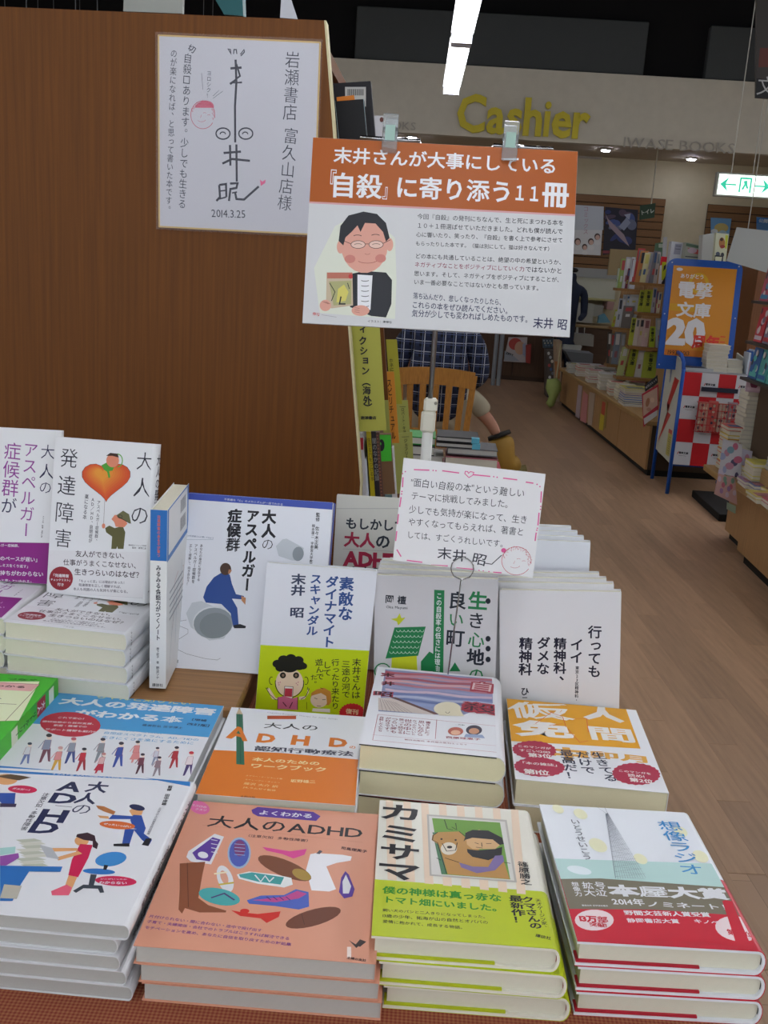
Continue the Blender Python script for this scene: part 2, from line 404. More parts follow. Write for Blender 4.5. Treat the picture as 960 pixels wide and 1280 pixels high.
# back zone light panels (out of view above the far aisle)
# ---- exit sign
EX = thing('exit_sign', 'lit white sign with green arrows hanging at the upper right', 'sign', at(930, 232, 9))
B().box(-.245, -.03, -.1, .235, .03, .095, mat(0x8c8c84, .5), .004).ob('case', EX)
B().box(-.225, -.034, -.085, .215, -.03, .08, mat(0xe6f6ee, .4, '', 'sign_face', emit=.75)).ob('lit_face', EX)
p = Print(500, 165, d=.3); p.emit = .5
gc = 0x28a888
p.rect(45, 76, 140, 88, gc).poly([(5, 82), (75, 140), (50, 82), (75, 24)], gc).rect(290, 76, 385, 88, gc).poly([(425, 82), (355, 140), (380, 82), (355, 24)], gc)
p.rect(165, 24, 179, 145, gc).rect(253, 24, 267, 145, gc).rect(179, 131, 253, 145, gc).poly([(198, 115), (226, 122), (232, 90), (246, 56), (228, 58), (218, 80), (202, 44), (188, 50), (206, 92)], gc)
me_ = p.mesh('arrows_print', Matrix.Translation((-.215, -.0345, -.083)) @ Matrix.Rotation(pi / 2, 4, 'X')); obj('arrows_print', me_, EX)
for x in (-.12, .06): B().tube([(x, 0, .09), (x - .0, 0, 2.55)], .004, mat(0xa8a8a0, .5), 6).ob('hanging_wire', EX)


# ------------------------------------------------------------------ books
def Mz(x, y, z, yaw=0): return Matrix.Translation((x, y, z)) @ Matrix.Rotation(yaw, 4, 'Z')
def Mstand(x, y, z, yaw, tilt, roll, h, t):      # x,y,z = bottom centre of the front cover, standing, leaning back
    ux = Vector((cos(yaw), sin(yaw), 0)); n = Vector((-sin(yaw), cos(yaw), 0)); up = Vector((0, 0, 1)) * cos(tilt) + n * sin(tilt)
    U = ux * cos(roll) + up * sin(roll); V = -ux * sin(roll) + up * cos(roll); W = U.cross(V)
    M = Matrix((U, V, W)).transposed().to_4x4(); M.translation = Vector((x, y, z)) + V * h / 2 - W * t
    return M
def bent(w, t, th, r, i=0.0, inner=False):
    a = []; n = 8
    if r < .002: pts = [(w / 2, t), (w / 2, 0)]
    else: pts = [(w / 2 - r + r * sin(pi * k / n), t / 2 + t / 2 * cos(pi * k / n)) for k in range(n + 1)]
    o = [(-w / 2, t)] + pts + [(-w / 2, 0)]
    if r < .002: q = [(w / 2 - th, t - th), (w / 2 - th, th)]
    else: q = [(w / 2 - r + (r - th) * sin(pi * k / n), t / 2 + (t / 2 - th) * cos(pi * k / n)) for k in range(n + 1)]
    return o, [(-w / 2 + i, t - th)] + q + [(-w / 2 + i, th)]
def shell(w, t, th, r, y0, y1, mt, name, off=0):
    o, q = bent(w, t, th, r)
    if off:
        o = [(x + (off if x > -w / 2 + 1e-6 else 0), z + (off if z > t / 2 else -off)) for x, z in o]
        q = [(x + (off if x > -w / 2 + 1e-6 else 0) * .2, z) for x, z in q]
        q = bent(w, t, .0002, r)[1]
    n = len(o); vs = [(x, y, z) for y in (y0, y1) for x, z in o + q]; fs = []
    for k in range(n - 1):
        fs += [(k, k + 1, 2 * n + k + 1, 2 * n + k), (n + k + 1, n + k, 3 * n + k, 3 * n + k + 1), (k, n + k, n + k + 1, k + 1), (2 * n + k, 2 * n + k + 1, 3 * n + k + 1, 3 * n + k)]
    fs += [(0, 2 * n, 3 * n, n), (n - 1, 2 * n - 1, 4 * n - 1, 3 * n - 1)]
    return B().add(vs, fs, mt).me(name)
def crop_quad(M, L, W, H, crop):
    q = []
    for x, y in ((0, H), (W, H), (W, 0), (0, 0)):
        u, v = project(M @ L @ Vector((x / 1000, y / 1000, 0))); q.append(((u - crop[0]) * crop[2], (v - crop[1]) * crop[2]))
    return q
def book(label, w, h, t, M, cover=WHITE, hard=False, band=None, pages=0xd8d6c4, art=None, crop=None, spine_art=None, spine_crop=None, cat='book', group=None, rough=.32, r=None, ribbon=None, flap=None, flyleaf=None):
    root = thing('book', label, cat, group=group); root.matrix_world = M
    th = .0024 if hard else .0005; r = (t * .32 if hard else .0008) if r is None else r; ins = .003 if hard else .0018
    obj('cover', shell(w, t, th, r, -h / 2, h / 2, mat(cover, rough, '', 'cover_paper'), 'cover'), root)
    _, q = bent(w, t, th + .0001, r, ins)
    B().prism(q, 'xz', -h / 2 + ins, h / 2 - ins, mat(pages, .8, 'pages', 'page_edges')).ob('page_block', root)
    if flap: B().box(-w / 2 + .001, -h / 2 + .0006, th + .0001, w * .16, -h / 2 + .012, th + .0016, mat(flap, .4)).ob('jacket_flap', root)
    if flyleaf: B().box(-w / 2 + .0005, -h / 2 + .0004, t - th - .0014, w / 2 - r, -h / 2 + .03, t - th - .0001, mat(flyleaf, .6)).ob('flyleaf', root)
    if ribbon:
        xs = w / 2 - max(r, .003) + .0052
        B().box(xs - .001, -h / 2 + ins - .0012, th, w / 2 - th - .0003, -h / 2 + ins + .001, t - th, mat(ribbon, .7)).ob('headband', root)
    bo = 0
    if band:
        bo = .0003; y0 = -h / 2 - .0002; obj('paper_band', shell(w, t, th, r, y0, y0 + band[0] * h, mat(band[1], rough, '', 'band_paper'), 'paper_band', off=bo), root)
        for kk, (f0, f1, cc) in enumerate(band[2:] if len(band) > 2 else ()):
            pass
    if art:
        W = (w - (r if r > .002 else 0)) * 1000; L = Matrix.Translation((-w / 2, -h / 2, t + bo))
        p = Print(W, h * 1000, crop_quad(M, L, W, h * 1000, crop)); art(p); p.ob('cover_print', root, L)
    if spine_art:
        L = Matrix(((0, 0, 1, w / 2 + bo), (0, 1, 0, -h / 2), (-1, 0, 0, t), (0, 0, 0, 1)))
        p = Print(t * 1000, h * 1000, crop_quad(M, L, t * 1000, h * 1000, spine_crop) if spine_crop else None, d=.03); spine_art(p); p.ob('spine_print', root, L)
    return root
ORD = ['top', 'second from top', 'third from top', 'fourth from top', 'fifth from top']
def restack(root, n, t, M, desc, jit=.003, xs=None, skip=('cover_print',)):
    """copies of a lying book under it, without the print nobody can see"""
    for k in range(1, n):
        c = root.copy(); COL.objects.link(c); c['label'] = '%s, %s in stack' % (desc, ORD[k])
        dx = xs[k - 1] if xs else R.uniform(-jit, jit)
        c.matrix_world = Matrix.Translation((0, 0, -k * (t + .0005))) @ M @ Mz(dx, R.uniform(-jit, jit) * .4, 0, R.uniform(-.012, .012))
        for ch in root.children:
            if ch.name.split('.')[0] in skip: continue
            d = ch.copy(); COL.objects.link(d); d.parent = c

K1 = (0, 830, 2.844); K2 = (140, 860, 2.743); K3 = (430, 830, 2.3415); K4 = (450, 980, 3.5556); K5 = (660, 980, 3.2)
KA = (0, 530, 3.7667); KB = (180, 580, 3); KP = (450, 570, 2.8235); KPO = (370, 140, 2.6667); KS = (180, 20, 4)
KW = (0, 960, 3.84); KC = (300, 690, 5.3333); KO = (200, 860, 3.692); KJ = (440, 830, 4.571); KE = (620, 660, 5.3333); KG = (0, 830, 6.857)
K9 = (0, 730, 3.84)
TZ = .957
BK = 0x1c1c24; NV = 0x202850

# ---- the display table
table = thing('display_table', 'display table under a small red check cloth carrying the book stacks', 'table', (-.33, .98, 0), (0, 0, .01))
B().box(-.62, -.49, TZ - .035, .60, .5, TZ - .002, mat(0x8a6238, .5, 'wood'), .003).ob('tabletop', table)
B().box(-.60, -.47, .03, .58, .48, TZ - .036, mat(0x6e4a28, .5, 'woodv')).ob('cabinet_body', table)
cl = B(); g = mat(0, .85, 'gingham', 'red_check_cloth')
cl.box(-.625, -.495, TZ - .0018, .605, .505, TZ - .0004, g)
n = 60
vs = []; 
for i in range(n + 1):
    x = -.625 + 1.23 * i / n
    for j, z in enumerate((TZ - .001, TZ - .01, TZ - .15, TZ - .3)): vs.append((x, -.495 - (.002 + .008 * j * (1 + sin(i * .9 + j)) / 2), z))
cl.add(vs, [(i * 4 + j, i * 4 + j + 1, i * 4 + j + 5, i * 4 + j + 4) for i in range(n) for j in range(3)], g)
tag(cl.ob('tablecloth', None, (-.33, .98, 0), (0, 0, .01)), 'small red and white check cloth under the flat book stacks', 'tablecloth')
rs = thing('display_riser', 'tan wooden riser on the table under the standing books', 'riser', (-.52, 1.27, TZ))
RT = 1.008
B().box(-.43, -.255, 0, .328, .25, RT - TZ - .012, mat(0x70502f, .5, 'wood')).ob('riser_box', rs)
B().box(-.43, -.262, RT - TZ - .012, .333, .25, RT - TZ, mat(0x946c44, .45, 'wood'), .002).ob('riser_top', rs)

# ---- front row: white AD/HD book
def art_white(p):
    BL, RD = 0x2b7cc4, 0xc81e50
    p.rect(-120, 0, 960, 14, BL).poly([(-120, -10), (300, 0), (700, 40), (925, 90), (915, 62), (700, 20), (300, -20), (-120, -40)], BL)
    p.up().row('イラスト版 大人の問題がよくわかる', (250, 28), (600, 47), WHITE, 1)
    for ch, a, bo in (('大', (468, 92), .03), ('人', (415, 146), .03), ('の', (392, 197), 0)): p.row(ch, (a[0] - 52, a[1] - 3), (a[0] + 52, a[1] + 3), NV, 1.0, bo)
    p.row('A', (282, 84), (394, 92), NV, .80, .035).row('D', (244, 140), (370, 150), NV, .70, .035).row('H', (188, 224), (324, 232), NV, .74, .035).row('D', (148, 280), (284, 290), NV, .70, .035).line([(265, 180), (345, 188)], .6, NV)
    p.col('注意欠如・多動性障害', (225, 120), (110, 300), 0x444450, 1)
    p.col('監修 田中康雄', (820, 85), (785, 180), BK, .9, .03); p.col('北海道大学大学院教育学研究院教授', (770, 190), (710, 320), 0x666670, 1)
    # reaching man, top right
    SK = 0xd9a06a; SB = 0x2a4fa0
    p.poly([(620, 205), (655, 180), (690, 195), (680, 225), (635, 230)], SK).up().ell(658, 190, 38, 14, NV, .2).up()
    p.poly([(640, 225), (680, 228), (700, 290), (690, 300), (640, 290), (625, 250)], SB).poly([(540, 225), (640, 232), (640, 246), (520, 246)], SB)
    p.poly([(460, 180), (500, 185), (555, 210), (545, 225), (500, 210), (470, 195)], 0xb07040).poly([(468, 228), (520, 232), (525, 245), (480, 240)], SK)
    p.poly([(600, 290), (645, 295), (620, 372), (585, 370)], SB).poly([(640, 295), (700, 290), (690, 315), (730, 345), (715, 372), (680, 345)], SB)
    p.poly([(545, 365), (620, 362), (622, 378), (545, 376)], BK).poly([(700, 340), (728, 338), (712, 376), (680, 370)], BK)
    p.up().ell(563, 275, 86, 19, 0xd86a30, .08); p.up().row('ぜったいっぱい', (498, 268), (630, 284), WHITE, .9, .03)
    # woman in red
    p.ell(392, 350, 34, 24, SK).up().poly([(370, 318), (420, 310), (455, 325), (460, 350), (472, 365), (465, 390), (445, 380), (445, 352), (400, 345), (365, 330)], 0x3a2430).up()
    p.poly([(385, 365), (445, 370), (425, 430), (375, 525), (328, 515), (345, 440)], RD).poly([(240, 385), (370, 385), (375, 398), (250, 402)], SK).poly([(270, 430), (375, 400), (395, 412), (280, 445)], SK)
    p.poly([(330, 515), (370, 525), (335, 605), (300, 600)], SK).poly([(320, 560), (345, 575), (330, 612), (250, 612), (245, 592)], 0xe0607a)
    # office chair
    p.ell(532, 438, 76, 34, 0x3a86c8, -.15).ell(475, 497, 78, 14, 0x2a70b8, .05).poly([(500, 465), (520, 468), (510, 490), (495, 488)], BK)
    p.poly([(435, 510), (465, 512), (450, 565), (425, 562)], 0x38404a).poly([(350, 590), (400, 560), (490, 565), (500, 598), (480, 600), (470, 580), (400, 578), (365, 600)], 0x38404a)
    p.up().ell(556, 543, 100, 24, RD, .05); p.up().row('どこがいったか', (480, 533), (610, 535), WHITE, .6, .02).row('わからない', (475, 550), (610, 553), WHITE, .9, .03)
    # paper heap and desk
    for k in range(9):
        y = 345 + k * 15; x = 75 + (k % 3) * 12
        p.poly([(x, y), (x + 90 + (k * 17) % 30, y - 6), (x + 130 + (k * 23) % 20, y + 6), (x + 30, y + 14)], 0xc8c8bc if k % 2 else 0xb4b8a8); 
        if k % 3 == 0: p.up()
    p.poly([(190, 370), (250, 385), (285, 440), (225, 430)], 0xb0b4ba)
    p.poly([(0, 470), (300, 475), (290, 500), (140, 498), (100, 560), (60, 640), (0, 640)], 0x2a6cb4).poly([(0, 385), (75, 378), (72, 410), (0, 420)], 0x9fc9c4).poly([(0, 425), (88, 410), (92, 432), (30, 470), (0, 470)], 0x9050a0)
    p.up().poly([(20, 560), (105, 568), (80, 630), (0, 626)], 0xb6b2a4)
    # man top left
    p.ell(30, 55, 55, 26, SK).up().poly([(-20, 40), (50, 30), (110, 38), (150, 46), (90, 60), (40, 52)], 0x5a4632); p.poly([(0, 120), (75, 120), (70, 175), (20, 185), (-10, 150)], SB).poly([(0, 170), (80, 172), (75, 188), (0, 188)], 0x403050)
    p.ell(108, 103, 70, 19, RD, .05); p.up().row('ダメだー！', (60, 98), (155, 108), WHITE, .9, .03)
def spine_white(p):
    p.col('大人のADHD 注意欠如多動性障害', (p.W / 2, p.H - 25), (p.W / 2, 30), 0x333340, .8, .02)
d = 'white softcover with blue cartoon office workers, front left'
M = Mz(-.283, .722, TZ + 4 * .0128)
b = book(d + ', top of its stack', .19, .207, .0125, M, art=art_white, crop=KW, pages=0xb4b4b0, spine_art=spine_white, group='white office cartoon books', r=.004)
restack(b, 5, .0125, M, d, xs=[-.008, -.006, -.002, .003])

# ---- pink shoe book
def art_pink(p):
    PU = 0x5a3a98; BR = 0x7a4830
    p.ell(300, 410, 36, 22, 0xe070a8, .3); p.up().row('ココロの', (270, 400), (325, 410), WHITE, 1).row('クスリ', (285, 415), (325, 420), WHITE, 1)
    p.poly([(478, 418), (500, 408), (690, 425), (715, 440), (700, 456), (500, 440), (482, 430)], PU); p.up().row('よくわかる', (502, 426), (690, 440), WHITE, .8, .03)
    p.row('大人のADHD', (328, 455), (862, 498), BK, .85, .012)
    p.line([(310, 470), (860, 530)], .2, 0xb06a58).row('（注意欠如  多動性障害）', (455, 505), (685, 525), 0x3a2030, .9, .01).row('司馬理英子', (785, 548), (875, 562), 0x3a2030, 1, .03)
    # purple high top
    p.poly([(262, 560), (352, 500), (384, 510), (340, 605), (270, 595), (255, 580)], WHITE); p.up().poly([(275, 565), (345, 512), (372, 520), (335, 595), (290, 588)], PU); p.up().ell(312, 573, 18, 11, WHITE, .2)
    for k in range(4): p.line([(340, 520 + k * 14), (362, 524 + k * 14)], 1, WHITE)
    # round trainer
    p.ell(436, 566, 40, 54, 0x9ab4d0, .05); p.up().ell(436, 566, 34, 47, 0x4c5cae, .05); p.up().ell(438, 550, 20, 28, 0x7a3a70)
    for k in range(4): p.line([(420, 535 + k * 12), (456, 538 + k * 12)], .8, 0x9cc0e0)
    # pink heel
    p.poly([(515, 545), (560, 552), (610, 560), (668, 552), (660, 572), (622, 585), (585, 570), (530, 558)], 0xd84a94)
    # white boot
    p.poly([(680, 570), (700, 566), (790, 572), (822, 578), (818, 592), (770, 600), (735, 612), (768, 690), (745, 698), (684, 694), (665, 625)], 0xe8e8ec).poly([(700, 568), (712, 556), (722, 560), (712, 570)], 0x555560)
    # brown oval shoe
    p.ell(592, 618, 98, 28, BR, .38); p.up().ell(650, 640, 34, 17, 0xa88a40, .38)
    # tall brown boot
    p.poly([(232, 602), (320, 596), (310, 640), (296, 720), (330, 745), (392, 764), (390, 770), (300, 770), (250, 755), (240, 774), (228, 760), (232, 690)], 0x8a5034).up().line([(258, 600), (262, 752)], .5, 0x5a2c1c)
    # sandal
    p.ell(388, 655, 26, 48, WHITE, -.35); p.up().ell(385, 650, 12, 25, 0xd9a088, -.35).line([(350, 638), (395, 632)], 2, 0xe8e0c0).line([(365, 675), (418, 668)], 2.2, 0xc8b040)
    # teal sneaker
    p.poly([(428, 640), (470, 630), (560, 640), (615, 652), (620, 675), (590, 685), (500, 672), (435, 655)], 0xe4e8e8); p.up().poly([(435, 640), (480, 633), (590, 650), (578, 675), (500, 665), (440, 650)], 0x3f9c9c)
    p.up().line([(490, 642), (510, 665), (525, 645), (540, 665), (555, 650)], 1.4, WHITE)
    # flip flop
    p.ell(368, 716, 72, 28, 0x4aa8a8, .2); p.up().line([(340, 720), (385, 705), (420, 728)], 1.6, 0x4a3a70)
    # small purple pump
    p.poly([(800, 628), (812, 640), (832, 690), (824, 715), (796, 722), (778, 700), (786, 650)], PU); p.up().poly([(802, 640), (820, 680), (812, 705), (792, 705), (790, 665)], WHITE)
    # running shoe
    p.poly([(462, 728), (510, 712), (590, 710), (630, 690), (674, 700), (676, 750), (640, 760), (560, 748), (470, 740)], 0x4a62b8); p.up().poly([(480, 728), (590, 716), (635, 696), (668, 706), (640, 722), (560, 735)], 0xc04a8c)
    for k in range(4): p.line([(530 + k * 22, 716), (545 + k * 22, 728)], .8, 0x3a2a70)
    # red heel, brown sole
    p.poly([(408, 762), (450, 770), (500, 775), (578, 766), (572, 785), (530, 806), (510, 790), (440, 782)], 0xd03028).ell(455, 765, 16, 8, 0xd03028)
    p.ell(690, 788, 98, 28, 0x6e3e2c, -.27).up().line([(650, 775), (660, 812)], .4, 0x4a2418)
    for t, a, c in (('片付けられない・間に合わない・途中で投げ出す', (128, 782), (515, 832)), ('子育て・夫婦関係・会社でのトラブルはこうすれば解決できる', (120, 800), (610, 860)), ('モチベーションを高め、あなたに自信を取り戻すための対処集', (112, 820), (615, 880))): p.row(t, a, c, 0x7a3a80, .95, .02)
    p.up().poly([(835, 880), (850, 862), (872, 870), (850, 888)], 0x3a3030).poly([(812, 865), (845, 885), (838, 892)], 0x3a3030).rect(806, 888, 820, 925, 0xe8d8d0).row('主婦の友社', (805, 925), (872, 935), 0x3a2020, 1, .03)
d = 'salmon pink softcover covered in shoe drawings, front row'
M = Mz(-.0985, .722, TZ + 2 * .0158, .02)
b = book(d + ', top of its stack', .178, .202, .0155, M, cover=0xd99a80, art=art_pink, crop=K2, pages=0xb8b6b0, group='pink shoe books', spine_art=lambda p: p.col('よくわかる 大人のADHD', (p.W / 2, p.H - 30), (p.W / 2, 60), BK, .8))
restack(b, 3, .0155, M, d, xs=[.004, .007])

# ---- yellow banded hardcover with dog portrait
def art_kami(p):
    for k in range(8):
        x = 75 + k * 78
        p.poly([(x + 40, 60), (x + 72, 62), (x + 88 + k * 4, 428 + k * 9), (x + 48 + k * 4, 424 + k * 9)], 0xe2ccb4)
    p.L = 5
    YB = 0x9ab81c
    # the big brushed title
    for ch, a, b_ in (('カ', (182, 90), (180, 165)), ('ミ', (180, 180), (178, 262)), ('サ', (180, 265), (176, 340)), ('マ', (172, 345), (168, 430))): p.col(ch, a, b_, 0x14141c, 1.42, .03)
    p.poly([(297, 135), (652, 160), (697, 438), (310, 408)], 0xb4b0a8); p.up().poly([(306, 143), (644, 168), (686, 430), (318, 402)], 0xd4d2cc); p.up().poly([(320, 152), (622, 172), (668, 425), (362, 402)], 0x6a9a3c); p.up()
    p.poly([(322, 215), (346, 218), (385, 400), (362, 402)], 0x4a7a5a).poly([(345, 215), (440, 212), (470, 240), (560, 320), (640, 345), (665, 424), (390, 402), (350, 270), (318, 250), (322, 228)], 0xb88a4c)
    p.up().ell(395, 288, 36, 28, 0xd8d0c0).poly([(470, 215), (530, 204), (620, 235), (625, 270), (600, 290), (500, 290), (475, 270)], 0xd0a878)
    p.up().poly([(468, 218), (500, 205), (570, 208), (632, 240), (640, 268), (620, 272), (590, 248), (500, 240), (466, 250)], 0x14141a).poly([(475, 290), (520, 296), (600, 290), (632, 280), (630, 315), (570, 340), (500, 325), (478, 305)], 0x16161c)
    p.poly([(600, 320), (635, 318), (640, 345), (600, 385), (520, 398), (450, 372), (440, 350), (500, 368), (570, 370)], 0x7a6a9c)
    for l in ([(345, 215), (325, 230), (322, 250), (345, 262), (352, 290), (385, 400)], [(440, 212), (470, 235), (462, 255)], [(365, 265), (385, 300), (425, 296), (432, 262)], [(375, 160), (388, 200), (412, 205)], [(425, 175), (430, 205), (408, 192)], [(510, 262), (528, 268)], [(560, 266), (584, 266)], [(540, 262), (542, 280)], [(515, 282), (545, 286)], [(378, 330), (440, 350)], [(640, 350), (668, 354)], [(340, 330), (360, 340)]): p.line(l, .7, 0x1c1410)
    p.ell(398, 282, 12, 6, 0x1c1410).ell(362, 246, 5, 4, 0x1c1410).ell(425, 250, 5, 4, 0x1c1410)
    p.col('篠原勝之', (722, 345), (740, 450), BK, 1.15, .02)
    GR = 0x2a8a1e
    p.up().row('僕の神様は真っ赤な', (100, 470), (630, 508), GR, .95, .03).row('トマト畑にいました。', (100, 512), (640, 555), GR, .95, .03)
    p.row('飼い犬のパンと二人きりになってしまった。', (100, 560), (570, 592), BK, .95, .008).row('13歳の少年、拓海が山の自然とオババの', (100, 585), (570, 616), BK, .95, .008).row('愛情に抱かれて、成長する物語。', (100, 610), (470, 640), BK, .95, .008)
    p.col('天才ゲージツ家、', (790, 510), (825, 645), BK, 1, .01).col('クマさんの', (742, 500), (785, 645), BK, 1.3, .03).col('最新作！', (690, 495), (712, 620), BK, 1.3, .03).row('講談社', (780, 672), (850, 688), BK, 1, .02)
d = 'cream hardcover with dog painting and yellow-green band'
M = Mz(.055, .731, TZ + 2 * .0208, .025)
b = book(d + ', top of its stack', .140, .19, .0205, M, cover=0xdedccf, hard=True, band=(.36, 0xb4c420), art=art_kami, crop=K4, ribbon=0x9c1c30, flap=0xb0bc20, group='yellow banded dog books')
restack(b, 3, .0205, M, d, xs=[.008, .012])

# ---- pale hardcover with lattice tower and red band
def art_souzou(p):
    p.poly([(105, 298), (760, 320), (815, 415), (130, 380)], 0xb4d4d0)
    for x, y, r_ in ((120, 100, 25), (280, 245, 40), (450, 300, 30), (610, 190, 30), (210, 120, 30), (690, 290, 35)): p.ell(x, y, r_, r_ * .6, 0xe2e2c0, .5)
    p.up().ell(205, 345, 50, 16, 0xdce8ec, .2); p.up()
    for k in range(13):
        t = k / 12; p.line([(312 - 2 + t * 8, 120), (350 + t * 120, 380)], .22, 0x7a828c)
        y = 130 + t * 245; xl = 312 + 38 * t; xr = 316 + 153 * t
        p.line([(xl, y), (xr, y - 12)], .18, 0x7a828c).line([(xl, y), (xr, y + 10)], .18, 0x7a828c)
    p.line([(270, 92), (312, 122), (350, 380)], .3, 0x7a828c).line([(305, 95), (318, 122)], .3, 0x7a828c)
    p.col('いとうせいこう', (185, 140), (240, 305), 0x666a74, 1, .01, .1)
    p.col('想像ラジオ', (558, 148), (665, 365), 0x3a8cc8, 1.35, .005)
    p.up().poly([(130, 380), (290, 378), (815, 415), (868, 528), (500, 505), (165, 500)], 0x76705e).poly([(165, 500), (500, 503), (868, 528), (955, 665), (700, 632), (205, 620)], 0xc41e34)
    p.up().row('本屋大賞', (322, 425), (800, 442), WHITE, .62, .05).row('2014年', (335, 470), (465, 474), WHITE, 1, .02).row('ノミネート！', (470, 480), (830, 495), WHITE, .62, .02)
    p.row('野間文芸新人賞受賞', (383, 515), (728, 524), WHITE, .8, .03).row('静岡書店大賞', (395, 546), (605, 550), WHITE, .8, .02).row('キノベス!!', (662, 548), (815, 560), WHITE, .8, .02)
    p.ell(265, 545, 78, 42, 0xe6d4d6).ell(840, 580, 92, 50, 0xe6d4d6, .15); p.up().row('13万部', (205, 538), (320, 545), 0xc41e34, 1, .05).row('突破!', (245, 562), (315, 567), 0xc41e34, .9, .04)
    p.row('第', (795, 592), (832, 596), 0xc41e34, 1, .03).row('1', (812, 565), (868, 572), 0xc41e34, 1.6, .05).row('位', (865, 600), (900, 606), 0xc41e34, 1, .03)
    for k, t in enumerate(('想像力', '拡大', '号泣')): p.col(t, (185 + k * 50, 392), (205 + k * 45, 450), WHITE, 1, .01)
    p.row('重版出来 紀伊國屋書店', (215, 486), (320, 488), WHITE, 1, .01)
d = 'pale blue hardcover with lattice tower and red band'
M = Mz(.206, .746, TZ + 2 * .0213, .05)
b = book(d + ', top of its stack', .142, .192, .021, M, cover=0xdfe4ea, hard=True, band=(.46, 0x8a2030), art=art_souzou, crop=K5, ribbon=0x203038, flap=0xb02034, group='red banded tower books')
for ch in b.children:
    if ch.name.startswith('paper_band'): ch.data.materials[0] = mat(0xc02438, .32, '', 'band_paper')
restack(b, 3, .021, M, d, xs=[.003, .004])

# ---- second row: blue book
def art_blue(p):
    BL = 0x4a9ad0
    p.poly([(180, 80), (900, 110), (900, 170), (757, 262), (30, 205)], BL)
    p.up().row('ちゃんと知りたい', (340, 114), (682, 140), 0xd8d080, .8, .02).row('大人の発達障害', (215, 130), (768, 172), WHITE, .72, .045).row('がわかる本', (265, 172), (650, 200), WHITE, .72, .045)
    p.row('［増補', (668, 196), (735, 202), NV, .8, .03).row('改訂版］', (665, 213), (760, 222), NV, .8, .03).row('備瀬哲弘 医学博士', (505, 217), (650, 228), NV, 1, .01)
    RD = 0xb82840
    p.ell(250, 215, 108, 44, RD, .05).row('アスペルガー症候群、', (375, 230), (590, 248), 0x5a9cc8, .8, .01).row('自閉症スペクトラム、AD／HDの', (368, 244), (708, 270), 0x5a9cc8, .9, .01).row('生きにくさを楽にするために', (360, 260), (690, 282), 0x5a9cc8, .9, .01)
    p.up().row('これで安心！', (205, 190), (310, 196), WHITE, .9, .02).row('適切治療から就労支援、', (150, 204), (345, 214), WHITE, .8, .02).row('家庭・職場での', (190, 218), (310, 224), WHITE, .9, .02).row('サポート情報も紹介!!', (160, 232), (340, 242), WHITE, .9, .02)
    # walking people, outlined
    OUT = 0x903048
    def walker(x, y, h, top, leg, hair=0x30283a, lean=.25, skirt=False):
        s = h / 100
        P = lambda a, b: (x + (a + (b * lean)) * s, y - b * s)
        p.poly([P(-12, 0), P(-4, 2), P(6, 42), P(18, 6), P(26, 4), P(16, 50), P(-8, 50)], leg)
        if skirt: p.poly([P(-22, 15), P(24, 15), P(12, 55), P(-8, 55)], leg)
        p.poly([P(-14, 45), P(14, 45), P(12, 78), P(-10, 78)], top)
        p.line([P(-14, 45), P(-10, 78), P(12, 78), P(14, 45), P(-14, 45)], .3, OUT).line([P(-12, 75), P(-26, 50)], .8, top)
        p.up().ell(*P(2, 88), 9 * s, 9 * s, 0xe8d4c8); p.up().ell(*P(0, 93), 10 * s, 6 * s, hair); p.L -= 2
    L0 = p.L
    for a in ((80, 358, 80, 0xd8d8e0, 0x6a7ab0, 0x3a4058, .35), (150, 352, 105, 0x8890a8, 0x704050), (190, 382, 90, 0xd89090, 0xd8a840, 0xd0a0a0, .3), (240, 355, 95, 0x9098a8, 0x3a4a88, 0xc06070), (280, 382, 85, 0xc03040, 0xa02838, 0x282838), (345, 352, 90, 0x8a9098, 0x808890), (345, 390, 75, 0xd8b0b0, 0xc03048, 0xc08080, .35, True), (410, 368, 92, 0x3a50a0, 0x3a50a0), (475, 352, 80, 0xd88a88, 0xd88a88, 0x303038, .2, True), (490, 392, 75, 0x703848, 0x502838), (545, 360, 65, 0xc8c8d4, 0x8890a8), (550, 400, 72, 0x907880, 0x8a8088), (610, 372, 80, 0xb03038, 0xb03038), (660, 398, 88, 0xe0d4d8, 0x4a3a70, 0xc02838)): walker(*a)
    p.up(3)
def spine_thin(p): p.col('発達障害がわかる本', (p.W / 2, p.H - 10), (p.W / 2, 60), 0x333340, .8, .02)
d = 'light blue and white softcover with a crowd of walking people'
M = Mz(-.294, .917, TZ + 3 * .0133, .005)
b = book(d + ', top of its stack', .186, .187, .013, M, art=art_blue, crop=K1, group='blue crowd books')
restack(b, 4, .013, M, d, xs=[.002, .001, .002])

# ---- green book at the left edge
def art_green(p):
    p.rect(-400, 150, 340, 500, 0xdfe6c0)
    p.poly([(-400, 130), (340, 175), (268, 235), (-400, 200)], 0xe0a8a8).up().line([(-400, 150), (340, 175), (45, 490), (-400, 500)], .6, 0x604030).line([(-400, 320), (140, 347)], .8, 0x604030)
    p.row('よくわかる', (-240, 175), (225, 200), 0x40182a, .55, .03).row('育てて、つなぐ', (-300, 108), (330, 140), 0x105018, .5, .03).row('い子ども・', (-330, 270), (40, 300), 0x40182a, .6, .03)
def sp_green(p):
    p.rect(2, 95, p.W - 2, 118, 0xa81e30); p.up().col('大人', (p.W / 2, 117), (p.W / 2, 96), WHITE, .8, .03); p.rect(3, 30, p.W - 3, 45, 0xd8dcc8).col('リトルトリー', (p.W / 2, 92), (p.W / 2, 40), 0x083a10, .8, .03)
    p.rect(3, 128, p.W - 3, 142, 0xe0e4d0)
d = 'bright green softcover with pink and cream title panel'
M = Mz(-.461, .928, TZ + 2 * .0243)
b = book(d + ', top of its stack', .15, .155, .024, M, cover=0x3fb428, art=art_green, crop=KG, spine_art=sp_green, group='green books')
restack(b, 3, .024, M, d)

